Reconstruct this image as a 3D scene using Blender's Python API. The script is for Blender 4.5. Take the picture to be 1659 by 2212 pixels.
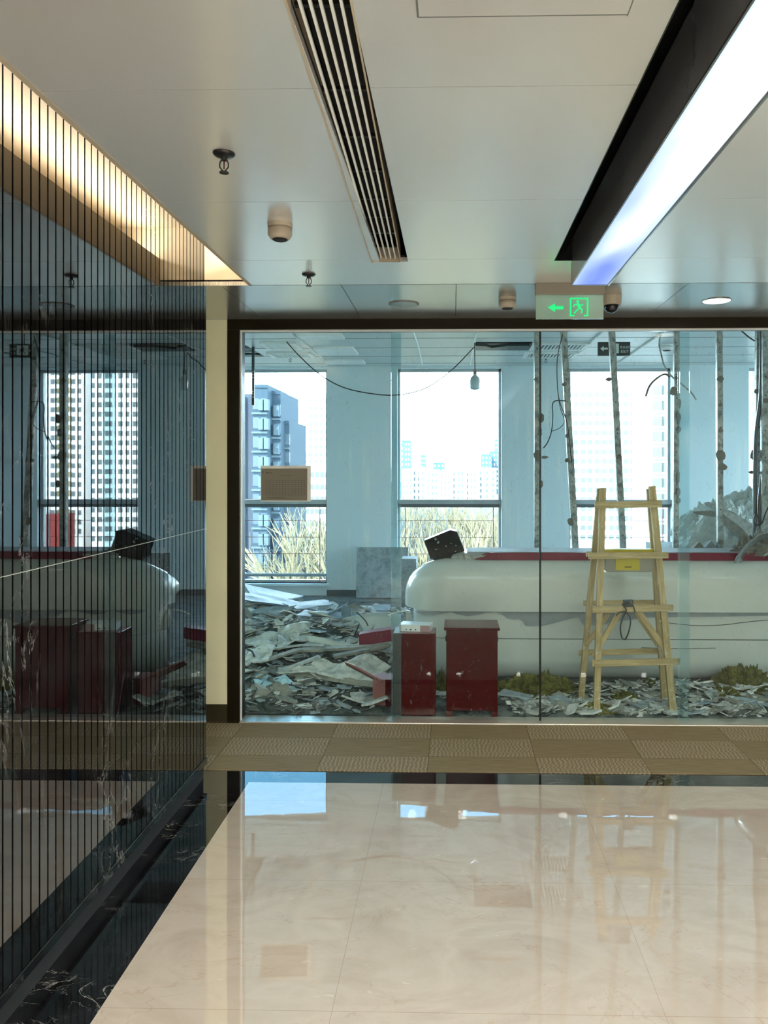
import bpy, math, random
from mathutils import Vector, Matrix, noise, Euler

for o in list(bpy.data.objects):
    bpy.data.objects.remove(o)
scene = bpy.context.scene
COL = scene.collection
rnd = random.Random(7)
PI = math.pi

# ------------------------------------------------------------------ camera, world, lights, exposure
EYE = 1.6
YAW = math.radians(1.25)
cam_d = bpy.data.cameras.new('camera')
cam = bpy.data.objects.new('camera', cam_d)
COL.objects.link(cam)
cam.location = (0, 0, EYE)
cam.rotation_euler = (PI/2, 0, YAW)
cam_d.sensor_fit = 'VERTICAL'
cam_d.sensor_height = 24.0
cam_d.lens = 24.0*1660/2212
cam_d.shift_x = -(944-829.5)/2212
cam_d.shift_y = -(1106-1015)/2212
cam_d.clip_start = 0.02
cam_d.clip_end = 3000
scene.camera = cam

scene.view_settings.view_transform = 'Standard'
scene.view_settings.look = 'None'
scene.view_settings.gamma = 1.0
scene.view_settings.exposure = 1.08
scene.view_settings.use_curve_mapping = False

SKY_STRENGTH = 2.0
world = bpy.data.worlds.new('daylight')
scene.world = world
world.use_nodes = True
wn = world.node_tree.nodes; wl = world.node_tree.links
wn.clear()
w_out = wn.new('ShaderNodeOutputWorld'); w_bg = wn.new('ShaderNodeBackground')
w_tc = wn.new('ShaderNodeTexCoord'); w_sep = wn.new('ShaderNodeSeparateXYZ'); w_ramp = wn.new('ShaderNodeValToRGB')
wl.new(w_tc.outputs['Generated'], w_sep.inputs[0]); wl.new(w_sep.outputs['Z'], w_ramp.inputs[0])
wl.new(w_ramp.outputs[0], w_bg.inputs[0]); wl.new(w_bg.outputs[0], w_out.inputs[0])
w_bg.inputs[1].default_value = SKY_STRENGTH
w_ramp.color_ramp.elements[0].position = 0.0
w_ramp.color_ramp.elements[0].color = (1.6, 1.7, 1.7, 1)
e = w_ramp.color_ramp.elements.new(0.02); e.color = (7.0, 8.1, 8.8, 1)
e = w_ramp.color_ramp.elements.new(0.15); e.color = (8.0, 10.0, 11.6, 1)
e = w_ramp.color_ramp.elements.new(0.27); e.color = (0.26, 0.58, 0.88, 1)
w_ramp.color_ramp.elements[-1].position = 0.42
w_ramp.color_ramp.elements[-1].color = (0.17, 0.45, 0.74, 1)

def area_light(name, loc, rot, sx, sy, power, color):
    d = bpy.data.lights.new(name, 'AREA'); d.shape = 'RECTANGLE'; d.size = sx; d.size_y = sy
    d.energy = power; d.color = color
    o = bpy.data.objects.new(name, d); COL.objects.link(o); o.location = loc; o.rotation_euler = rot
    return o
def spot_light(name, loc, power, color, angle=2.2, r=0.05):
    d = bpy.data.lights.new(name, 'SPOT'); d.energy = power; d.color = color
    d.spot_size = angle; d.spot_blend = 0.8; d.shadow_soft_size = r
    o = bpy.data.objects.new(name, d); COL.objects.link(o); o.location = loc
    return o

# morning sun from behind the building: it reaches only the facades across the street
sun_d = bpy.data.lights.new('sun', 'SUN'); sun_d.energy = 7.0; sun_d.angle = 0.01; sun_d.color = (1.0, 0.96, 0.90)
sun_o = bpy.data.objects.new('sun', sun_d); COL.objects.link(sun_o)
sun_o.rotation_euler = Vector((0.35, 0.75, -0.55)).to_track_quat('-Z', 'Y').to_euler()
# warm cove strip; unseen downlights added around the viewer to fill the lobby with light
CEIL = 2.55
cove_power = 27
area_light('cove_strip_light', (-0.97, 1.2, CEIL+0.17), (0, math.radians(140), 0), 0.05, 5.4, cove_power, (1.0, 0.87, 0.70))
for lx in (-0.5, 0.1, 1.3, 2.6, 3.8):
    for ly in (0.6, -0.9, -2.5, -4.1, -5.7):
        spot_light('downlight_and_fill', (lx, ly, CEIL-0.03), 36 if ly > 0 else (56 if ly > -2 else 190), (1.0, 0.96, 0.88), 2.9)
spot_light('downlight_and_fill', (1.50, 4.31, CEIL-0.02), 11, (1.0, 0.82, 0.62), 2.4)

# ------------------------------------------------------------------ measuring helpers
def at(px, py, Y):
    a = (px-944)/1660; b = (1015-py)/1660
    dx = -math.sin(YAW)+a*math.cos(YAW); dy = math.cos(YAW)+a*math.sin(YAW)
    t = Y/dy
    return Vector((t*dx, Y, EYE+t*b))
def on(px, py, Z=0.0):
    a = (px-944)/1660; b = (1015-py)/1660
    dx = -math.sin(YAW)+a*math.cos(YAW); dy = math.cos(YAW)+a*math.sin(YAW)
    t = (Z-EYE)/b
    return Vector((t*dx, t*dy, Z))

# ------------------------------------------------------------------ materials
def s2l(c):
    c = c/255.0
    return c/12.92 if c <= 0.04045 else ((c+0.055)/1.055)**2.4
def rgb(r, g, b): return (s2l(r), s2l(g), s2l(b), 1)

class NT:
    def __init__(s, name):
        s.m = bpy.data.materials.new(name); s.m.use_nodes = True
        s.t = s.m.node_tree; s.t.nodes.clear()
        s.out = s.t.nodes.new('ShaderNodeOutputMaterial')
    def n(s, typ, props=None, **ins):
        nd = s.t.nodes.new(typ)
        if props:
            for k, v in props.items(): setattr(nd, k, v)
        for k, v in ins.items():
            key = int(k[1:]) if k[0] == 'i' and k[1:].isdigit() else k.replace('_', ' ')
            sock = nd.inputs[key]
            if isinstance(v, bpy.types.NodeSocket): s.t.links.new(v, sock)
            else: sock.default_value = v
        return nd
    def math(s, op, a, b=0.0, c=None):
        nd = s.n('ShaderNodeMath', {'operation': op}, i0=a, i1=b)
        if c is not None:
            if isinstance(c, bpy.types.NodeSocket): s.t.links.new(c, nd.inputs[2])
            else: nd.inputs[2].default_value = c
        return nd.outputs[0]
    def mix(s, f, a, b):
        nd = s.t.nodes.new('ShaderNodeMix'); nd.data_type = 'RGBA'
        for sock, v in ((nd.inputs[0], f), (nd.inputs[6], a), (nd.inputs[7], b)):
            if isinstance(v, bpy.types.NodeSocket): s.t.links.new(v, sock)
            else: sock.default_value = v
        return nd.outputs[2]
    def coord(s, kind='Object'): return s.n('ShaderNodeTexCoord').outputs[kind]
    def pos(s): return s.n('ShaderNodeNewGeometry').outputs['Position']
    def xyz(s, v):
        nd = s.n('ShaderNodeSeparateXYZ', None, i0=v); return nd.outputs
    def noise(s, v, scale, detail=4, rough=0.5, dist=0.0):
        return s.n('ShaderNodeTexNoise', None, Vector=v, Scale=scale, Detail=detail, Roughness=rough, Distortion=dist).outputs[0]
    def ramp(s, f, *stops):
        nd = s.t.nodes.new('ShaderNodeValToRGB'); s.t.links.new(f, nd.inputs[0])
        cr = nd.color_ramp
        while len(cr.elements) < len(stops): cr.elements.new(0.5)
        for el, (p, c) in zip(cr.elements, stops):
            el.position = p; el.color = c if len(c) == 4 else (*c, 1)
        return nd.outputs[0]
    def scalev(s, v, x, y, z):
        nd = s.n('ShaderNodeMapping', None, Vector=v); nd.inputs['Scale'].default_value = (x, y, z); return nd.outputs[0]
    def bump(s, h, strength=0.2, dist=0.01):
        return s.n('ShaderNodeBump', None, Strength=strength, Distance=dist, Height=h).outputs[0]
    def princ(s, color, rough=0.5, metal=0.0, normal=None, **kw):
        nd = s.t.nodes.new('ShaderNodeBsdfPrincipled')
        def put(k, v):
            if isinstance(v, bpy.types.NodeSocket): s.t.links.new(v, nd.inputs[k])
            else: nd.inputs[k].default_value = v
        put('Base Color', color); put('Roughness', rough); put('Metallic', metal)
        if normal is not None: put('Normal', normal)
        for k, v in kw.items(): put(k.replace('_', ' '), v)
        s.t.links.new(nd.outputs[0], s.out.inputs[0])
        return nd
    def done(s, sh=None):
        if sh is not None: s.t.links.new(sh, s.out.inputs[0])
        return s.m

def paint(name, col, rough=0.5, metal=0.0, var=0.12, scale=6.0, bump=0.0, **kw):
    t = NT(name); v = t.coord()
    f = t.noise(v, scale, 5, 0.6)
    dark = tuple(c*(1-var) for c in col[:3])+(1,); lite = tuple(min(1, c*(1+var)) for c in col[:3])+(1,)
    c = t.ramp(f, (0.3, dark), (0.7, lite))
    nrm = t.bump(t.noise(v, scale*12, 4), bump, 0.004) if bump else None
    t.princ(c, rough, metal, nrm, **kw)
    return t.done()

def emis(name, col, strength):
    t = NT(name)
    e = t.n('ShaderNodeEmission', None, Color=col, Strength=strength)
    return t.done(e.outputs[0])

def fresnel_abs(t, f0=0.04):
    fac = t.n('ShaderNodeLayerWeight', None, Blend=0.5).outputs['Facing']
    return t.math('ADD', t.math('MULTIPLY', t.math('POWER', fac, 5.0), 1-f0), f0)

def glass(name, tint, dust=0.03, dustcol=(0.6, 0.75, 0.75, 1), streak=True, f0=0.03):
    t = NT(name)
    tr = t.n('ShaderNodeBsdfTransparent', None, Color=tint).outputs[0]
    gl = t.n('ShaderNodeBsdfGlossy', None, Color=(1, 1, 1, 1), Roughness=0.0).outputs[0]
    df = t.n('ShaderNodeBsdfDiffuse', None, Color=dustcol).outputs[0]
    v = t.pos()
    if streak:
        n1 = t.noise(t.scalev(v, 14, 14, 1.2), 1.0, 5, 0.6)
        n2 = t.noise(t.scalev(v, 40, 40, 24), 1.0, 3, 0.7, 1.5)
        spots = t.ramp(n2, (0.635, (0, 0, 0)), (0.69, (1, 1, 1)))
        d = t.math('MULTIPLY', t.ramp(n1, (0.4, (0.35,)*3), (0.7, (1, 1, 1))), dust)
        d = t.math('ADD', d, t.math('MULTIPLY', spots, dust*30))
    else:
        d = dust
    m1 = t.n('ShaderNodeMixShader', None, i0=d, i1=tr, i2=df).outputs[0]
    m2 = t.n('ShaderNodeMixShader', None, i0=fresnel_abs(t, f0), i1=m1, i2=gl).outputs[0]
    return t.done(m2)

def dark_marble(name, base=(0.006, 0.006, 0.007, 1), wall=False, ior=1.6, veins=1.0):
    t = NT(name); v = t.pos()
    if wall: vs = t.scalev(v, 1.0, 1.0, 0.35)
    else: vs = t.scalev(v, 1.0, 2.2, 1.0)
    n1 = t.noise(vs, 3.0, 8, 0.62, 1.2)
    a = t.math('ABSOLUTE', t.math('SUBTRACT', n1, 0.5))
    v1 = t.ramp(a, (0.0, (1, 1, 1)), (0.009, (0, 0, 0)))
    mask = t.ramp(t.noise(vs, 2.2, 3), (0.5, (0, 0, 0)), (0.62, (1, 1, 1)))
    n3 = t.noise(vs, 7.0, 6, 0.6, 0.6)
    v2 = t.ramp(t.math('ABSOLUTE', t.math('SUBTRACT', n3, 0.47)), (0.0, (1, 1, 1)), (0.004, (0, 0, 0)))
    f = t.math('MULTIPLY', t.math('MAXIMUM', v1, v2), mask)
    f = t.math('MULTIPLY', f, 0.55*veins)
    cloud = t.ramp(t.noise(v, 5.0, 6, 0.7), (0.4, base), (0.75, (base[0]*3+.003, base[1]*3+.003, base[2]*3+.003, 1)))
    c = t.mix(f, cloud, (0.42, 0.41, 0.37, 1))
    if wall:
        z = t.xyz(v)[2]
        ln = t.math('LESS_THAN', t.math('ABSOLUTE', t.math('SUBTRACT', z, 1.295)), 0.0013)
        c = t.mix(ln, c, (0.45, 0.45, 0.40, 1))
    nrm = t.bump(t.noise(vs, 2.5, 1), 0.008, 0.004)
    t.princ(c, 0.015, 0.0, nrm, IOR=ior)
    return t.done()

def beige_marble():
    t = NT('beige_marble'); v = t.pos(); o = t.xyz(v)
    vs = t.scalev(v, 1.0, 1.6, 1.0)
    n1 = t.noise(vs, 2.0, 8, 0.65, 0.8)
    base = t.ramp(n1, (0.3, rgb(172, 159, 144)), (0.5, rgb(184, 173, 159)), (0.75, rgb(164, 151, 137)))
    crack = t.ramp(t.math('ABSOLUTE', t.math('SUBTRACT', t.noise(vs, 1.4, 7, 0.6, 1.0), 0.5)), (0.0, (1, 1, 1)), (0.004, (0, 0, 0)))
    base = t.mix(t.math('MULTIPLY', crack, 0.35), base, rgb(150, 120, 95))
    fleck = t.ramp(t.noise(t.scalev(v, 9, 22, 1), 1.0, 3, 0.6), (0.68, (0, 0, 0)), (0.72, (1, 1, 1)))
    base = t.mix(t.math('MULTIPLY', fleck, 0.3), base, rgb(228, 214, 190))
    # joints of the 0.98 x 0.72 m tiles
    jx = t.math('ABSOLUTE', t.math('SUBTRACT', t.math('FRACT', t.math('DIVIDE', t.math('ADD', o[0], 0.36+9.8+.49), 0.98)), 0.5))
    jy = t.math('ABSOLUTE', t.math('SUBTRACT', t.math('FRACT', t.math('DIVIDE', t.math('ADD', o[1], 7.2-2.264+.36), 0.72)), 0.5))
    j = t.math('MAXIMUM', t.math('LESS_THAN', jx, 0.0012), t.math('LESS_THAN', jy, 0.0018))
    base = t.mix(t.math('MULTIPLY', j, 0.45), base, rgb(140, 115, 90))
    # each stone lies a hair out of level, so reflections break at joints
    nrm = t.bump(t.noise(t.scalev(v, 1, 3, 1), 2.2, 2), 0.05, 0.006)
    t.princ(base, 0.006, 0.0, nrm, IOR=3.1)
    return t.done()

def carpet_mat():
    t = NT('carpet_tiles'); v = t.pos(); o = t.xyz(v)
    ux = t.math('DIVIDE', t.math('ADD', o[0], 0.73+5.9), 0.59)
    uy = t.math('DIVIDE', t.math('ADD', o[1], -4.85+0.287*20), 0.287)
    chk = t.math('MODULO', t.math('ADD', t.math('FLOOR', ux), t.math('FLOOR', uy)), 2.0)
    wob = t.math('MULTIPLY', t.math('SUBTRACT', t.noise(t.scalev(v, 7, 26, 1), 1.0, 2), 0.5), 0.055)
    fr_ = t.math('FRACT', t.math('MULTIPLY', t.math('ADD', t.math('ADD', o[0], wob), 20.0), 44.0))
    wave = t.ramp(t.math('ABSOLUTE', t.math('SUBTRACT', fr_, 0.5)), (0.0, (.75,)*3), (0.2, (0, 0, 0)))
    thr = t.noise(t.scalev(v, 6, 160, 1), 1.0, 4, 0.7)
    plain = t.ramp(thr, (0.3, rgb(104, 92, 64)), (0.7, rgb(140, 127, 94)))
    wavy = t.mix(wave, t.ramp(thr, (0.3, rgb(112, 100, 74)), (0.7, rgb(136, 124, 96))), rgb(176, 165, 135))
    c = t.mix(chk, plain, wavy)
    jx = t.math('LESS_THAN', t.math('ABSOLUTE', t.math('SUBTRACT', t.math('FRACT', t.math('ADD', ux, 0.5)), 0.5)), 0.004)
    jy = t.math('LESS_THAN', t.math('ABSOLUTE', t.math('SUBTRACT', t.math('FRACT', t.math('ADD', uy, 0.5)), 0.5)), 0.008)
    c = t.mix(t.math('MULTIPLY', t.math('MAXIMUM', jx, jy), 0.6), c, rgb(60, 52, 36))
    t.princ(c, 0.95, 0.0, t.bump(thr, 0.5, 0.003))
    return t.done()

def board_mat(name, col, col2, rough=0.7):
    t = NT(name); v = t.coord()
    f = t.noise(v, 11.0, 8, 0.72, 0.4)
    c = t.ramp(f, (0.38, col2), (0.55, col))
    rn = t.n('ShaderNodeObjectInfo').outputs['Random']
    c = t.mix(t.math('MULTIPLY', rn, 0.35), c, col2)
    t.princ(c, rough, 0.0, t.bump(t.noise(v, 40, 4), 0.3, 0.004))
    return t.done()

def wood_mat(name, c1, c2):
    t = NT(name); v = t.coord()
    f = t.noise(t.scalev(v, 18, 18, 2.0), 2.0, 6, 0.6, 0.6)
    c = t.ramp(f, (0.3, c1), (0.7, c2))
    sp = t.ramp(t.noise(v, 25, 3), (0.64, (0, 0, 0)), (0.68, (1, 1, 1)))
    c = t.mix(t.math('MULTIPLY', sp, 0.6), c, rgb(205, 198, 175))
    t.princ(c, 0.75, 0.0, t.bump(f, 0.3, 0.003))
    return t.done()

def stud_mat():
    t = NT('galvanised_stud'); v = t.coord()
    f = t.noise(t.scalev(v, 4, 4, 3.0), 5.0, 5, 0.7, 0.5)
    c = t.ramp(f, (0.38, rgb(108, 118, 116)), (0.52, rgb(168, 178, 176)), (0.7, rgb(205, 208, 198)))
    t.princ(c, 0.45, 0.25, t.bump(f, 0.3, 0.003))
    return t.done()

def ceil_mat(name, col, rough=0.27, metal=0.55):
    t = NT(name); v = t.pos()
    f = t.noise(v, 1.2, 2)
    t.princ(t.ramp(f, (0.3, tuple(c*.97 for c in col[:3])), (0.7, col)), rough, metal, None, IOR=1.5,
            Anisotropic=0.0)
    return t.done()

def lightbox_mat():
    t = NT('sky_light_diffuser'); v = t.pos(); o = t.xyz(v)
    n = t.noise(t.scalev(v, 3, 0.8, 1), 1.6, 2)
    d = t.math('MULTIPLY', t.math('SUBTRACT', 3.5, o[1]), 0.34)           # tubes sit away from the far end cap
    f = t.math('ADD', d, t.math('MULTIPLY', t.math('SUBTRACT', n, 0.5), 0.9))
    c = t.ramp(f, (0.0, (0.22, 0.33, 0.92)), (0.2, (0.42, 0.56, 1.0)), (0.42, (1.0, 1.15, 1.35)), (0.8, (3.6, 3.9, 4.2)))
    ed = t.math('MULTIPLY', t.math('POWER', t.math('MULTIPLY', t.math('ABSOLUTE', t.math('SUBTRACT', o[0], 0.63)), 11.5), 2.0), 0.9)
    c = t.mix(ed, c, (0.48, 0.66, 1.1, 1))
    e = t.n('ShaderNodeEmission', None, Color=c, Strength=0.56)
    return t.done(e.outputs[0])

MAT = {}
MAT['slat'] = dark_marble('black_marble_slats', wall=True, ior=2.5, veins=0.8, base=(0.003, 0.003, 0.003, 1))
MAT['dark_floor'] = dark_marble('black_marble_floor', ior=2.0, veins=1.1, base=(0.003, 0.003, 0.0035, 1))
MAT['black'] = paint('matt_black', (0.006, 0.006, 0.006, 1), 0.8)
MAT['floor'] = beige_marble()
MAT['carpet'] = carpet_mat()
MAT['ceiling'] = ceil_mat('satin_metal_ceiling', (0.90, 0.90, 0.87, 1), 0.22, 0.58)
MAT['ceiling2'] = ceil_mat('satin_metal_ceiling_strip', (0.56, 0.57, 0.54, 1), 0.20, 0.75)
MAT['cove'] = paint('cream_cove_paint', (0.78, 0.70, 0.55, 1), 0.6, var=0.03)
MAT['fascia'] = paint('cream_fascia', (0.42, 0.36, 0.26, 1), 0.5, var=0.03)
MAT['rear_dark_floor'] = paint('dark_brown_rear_floor', (0.06, 0.05, 0.035, 1), 0.95)
MAT['cream'] = paint('cream_wall_paint', rgb(244, 238, 205), 0.6, var=0.03, scale=3, bump=0.05)
MAT['bronze'] = paint('dark_bronze', (0.012, 0.009, 0.004, 1), 0.35, 0.1, var=0.1, IOR=1.3)
MAT['bronze2'] = paint('bronze_skirting', (0.06, 0.05, 0.025, 1), 0.4, 0.5, var=0.1)
MAT['threshold'] = paint('satin_aluminium', (0.62, 0.58, 0.50, 1), 0.3, 0.7, var=0.06)
MAT['lobby_wall'] = paint('lobby_wall_paint', (0.10, 0.09, 0.075, 1), 0.6, var=0.04)
MAT['glass'] = glass('partition_glass', (0.93, 0.985, 0.985, 1), 0.004, f0=0.013)
MAT['glass_edge'] = glass('sliding_door_seal', (0.88, 0.95, 0.97, 1), 0.07, (0.6, 0.74, 0.78, 1), False, 0.05)
MAT['win_glass'] = glass('window_glass', (0.97, 0.99, 0.99, 1), 0.004, (0.7, 0.8, 0.8, 1), False, 0.02)
def far_wall_mat():
    t = NT('pale_blue_wall_paint'); v = t.pos()
    f = t.noise(t.scalev(v, 9, 1, .5), 1.0, 5, .65); g = t.noise(v, 1.3, 3)
    c = t.mix(t.math('MULTIPLY', t.ramp(f, (.5, (0, 0, 0)), (.62, (1, 1, 1))), t.ramp(g, (.45, (0, 0, 0)), (.6, (.8,)*3))), (0.64, 0.76, 0.79, 1), (0.80, 0.84, 0.80, 1))
    t.princ(c, 0.4); return t.done()
MAT['far_wall'] = far_wall_mat()
MAT['office_ceiling'] = paint('office_ceiling_panel', (0.55, 0.62, 0.62, 1), 0.35, 0.15, var=0.06, scale=2)
MAT['white_strip'] = paint('white_ceiling_trim', (0.80, 0.84, 0.82, 1), 0.5, var=0.04)
MAT['rough_floor'] = board_mat('dusty_concrete', (0.22, 0.25, 0.24, 1), (0.10, 0.12, 0.115, 1), 0.9)
MAT['win_frame'] = paint('window_frame_grey', (0.38, 0.42, 0.43, 1), 0.4, 0.2)
MAT['win_dark'] = paint('window_frame_dark', (0.10, 0.12, 0.13, 1), 0.4, 0.3)
MAT['wire'] = paint('rust_red_rail', (0.30, 0.12, 0.13, 1), 0.5)
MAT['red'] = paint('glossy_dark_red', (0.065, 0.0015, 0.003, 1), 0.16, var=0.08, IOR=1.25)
MAT['red_top'] = paint('pale_red_top', (0.35, 0.22, 0.22, 1), 0.5)  # paler, greyer red for the cabinet top and router panel
MAT['red_trim'] = paint('crimson_laminate', (0.17, 0.006, 0.030, 1), 0.4, var=0.15, IOR=1.3)
MAT['pink_box'] = paint('faded_red_board', (0.26, 0.09, 0.08, 1), 0.6)
MAT['counter'] = paint('glossy_white_counter', (0.60, 0.64, 0.60, 1), 0.14, var=0.05, scale=1.5, IOR=1.5)
MAT['shadow_and_parts'] = paint('shadow_and_parts_grey', (0.30, 0.345, 0.36, 1), 0.7)  # grey of the painted panel shadow, also of band core, ducts and cabinet door
MAT['counter_dark'] = paint('counter_dark_grey', (0.12, 0.13, 0.12, 1), 0.8)  # plain dark grey of carcass, joints and slabs
MAT['wood'] = wood_mat('worn_pine', rgb(146, 124, 82), rgb(205, 184, 138))
MAT['stud'] = stud_mat()
MAT['plaster'] = paint('plaster_lump', (0.20, 0.20, 0.17, 1), 0.9, var=0.2, scale=20)
MAT['cable'] = paint('dark_cable', (0.015, 0.022, 0.022, 1), 0.5)
MAT['white_plastic'] = paint('white_plastic', (0.68, 0.70, 0.66, 1), 0.4, var=0.04)
MAT['grey_plastic'] = paint('grey_plastic', (0.22, 0.20, 0.16, 1), 0.45, var=0.05)
MAT['det'] = paint('beige_detector_plastic', (0.40, 0.35, 0.27, 1), 0.5, var=0.04)
MAT['black_gloss'] = paint('black_gloss', (0.008, 0.010, 0.012, 1), 0.06)
MAT['black_box'] = paint('dark_teal_plastic', (0.004, 0.012, 0.014, 1), 0.35, var=0.3, IOR=1.2)
MAT['black_panel'] = paint('black_panel', (0.004, 0.010, 0.012, 1), 0.2, IOR=1.15)
MAT['slot_side'] = paint('slot_side_metal', (0.22, 0.22, 0.23, 1), 0.15, 0.4)
MAT['slot'] = paint('slot_lining', (0.012, 0.014, 0.014, 1), 0.12, IOR=1.6)
MAT['chrome'] = paint('chrome', (0.6, 0.6, 0.6, 1), 0.12, 1.0, var=0.03)
MAT['brass_dark'] = paint('dark_metal', (0.05, 0.05, 0.05, 1), 0.3, 0.8)
MAT['paper'] = paint('white_paper', (0.80, 0.82, 0.80, 1), 0.8, var=0.03)
MAT['paper_tan'] = paint('tan_paper', (0.22, 0.205, 0.165, 1), 0.8, var=0.05)
MAT['ink'] = paint('print_ink', (0.10, 0.10, 0.09, 1), 0.8)
MAT['yellow'] = paint('yellow_plastic', (0.50, 0.40, 0.015, 1), 0.45)
MAT['tray'] = paint('dusty_tray_plastic', (0.30, 0.28, 0.22, 1), 0.6)
MAT['wool'] = paint('mineral_wool', (0.12, 0.115, 0.025, 1), 0.95, var=0.7, scale=22, bump=1.0)
MAT['board_a'] = board_mat('plasterboard_pale', (0.60, 0.62, 0.57, 1), (0.30, 0.32, 0.30, 1))
MAT['board_b'] = board_mat('plasterboard_grey', (0.33, 0.40, 0.42, 1), (0.20, 0.24, 0.25, 1))
MAT['board_c'] = board_mat('plasterboard_back', (0.30, 0.29, 0.24, 1), (0.16, 0.17, 0.15, 1))
MAT['board_blue'] = board_mat('aluminium_ceiling_panel', (0.20, 0.255, 0.29, 1), (0.15, 0.19, 0.22, 1), 0.6)
MAT['slab'] = board_mat('loose_rubble', (0.17, 0.19, 0.18, 1), (0.02, 0.03, 0.03, 1), 0.95)
MAT['mound'] = paint('white_plaster_mound', (0.58, 0.66, 0.64, 1), 0.9, var=0.15, scale=12, bump=0.6)
MAT['foil'] = paint('bent_metal_sheet', (0.38, 0.45, 0.47, 1), 0.25, 0.7, var=0.15)
MAT['shell'] = paint('cream_moulded_panel', (0.52, 0.57, 0.53, 1), 0.4, var=0.08)
MAT['clearbag'] = paint('pale_blue_film', (0.35, 0.55, 0.62, 1), 0.2, var=0.3)
MAT['sign_plate'] = glass('sign_acrylic', (0.62, 0.80, 0.72, 1), 0.45, (0.62, 0.82, 0.72, 1), False, 0.04)
MAT['green'] = emis('sign_green', (0.03, 0.75, 0.22, 1), 0.6)
MAT['sign_white'] = paint('sign_white', (0.65, 0.75, 0.73, 1), 0.5)
MAT['sign_dark'] = paint('sign_dark', (0.015, 0.035, 0.035, 1), 0.4)
MAT['lamp_on'] = emis('downlight_glow', (1.0, 0.86, 0.68, 1), 6.0)
MAT['lamp_off'] = paint('downlight_reflector', (0.30, 0.33, 0.34, 1), 0.25, 0.5)
MAT['lightbox'] = lightbox_mat()
MAT['bulb'] = paint('opal_bulb', (0.45, 0.55, 0.58, 1), 0.3)
MAT['b_white'] = paint('pale_facade', (0.75, 0.75, 0.75, 1), 0.9, var=0.04, scale=.1)
MAT['b_white2'] = paint('white_facade', (0.68, 0.74, 0.75, 1), 0.9, var=0.04, scale=.1)
MAT['b_blue'] = paint('shaded_blue_facade', (0.020, 0.040, 0.060, 1), 0.9, var=0.08, scale=.1)  # blue block's colours darkened so its sunlit faces read as shaded
MAT['b_blue2'] = paint('shaded_lilac_facade', (0.036, 0.046, 0.068, 1), 0.9, var=0.08, scale=.1)
MAT['b_blue_trim'] = paint('shaded_blue_trim', (0.065, 0.095, 0.115, 1), 0.9, var=0.05)
MAT['b_teal'] = paint('teal_facade', (0.06, 0.12, 0.16, 1), 0.9, var=0.05, scale=.05)
MAT['b_glass'] = paint('facade_window', (0.075, 0.09, 0.09, 1), 0.4, var=0.3, scale=.2)
MAT['b_glass_blue'] = paint('shaded_facade_window', (0.0162, 0.0396, 0.0612, 1), 0.4, var=0.3, scale=.2)
MAT['b_yellow'] = paint('yellow_facade_panel', (0.2200, 0.1680, 0.0320, 1), 0.9)
MAT['b_red'] = paint('red_facade_panel', (0.2000, 0.0240, 0.0200, 1), 0.9)
MAT['ground'] = paint('dry_ground', (0.1500, 0.1450, 0.1200, 1), 0.95, var=0.3, scale=.05)
MAT['twig'] = paint('pale_bare_branches', (0.17, 0.145, 0.085, 1), 0.9, var=0.3, scale=.3)
MAT['twig2'] = paint('grey_bare_branches', (0.0765, 0.0900, 0.0900, 1), 0.9, var=0.3, scale=.3)

# ------------------------------------------------------------------ mesh helpers
W = {}
def wl_of(o): return W.get(o.name, Vector((0, 0, 0)))

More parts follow.
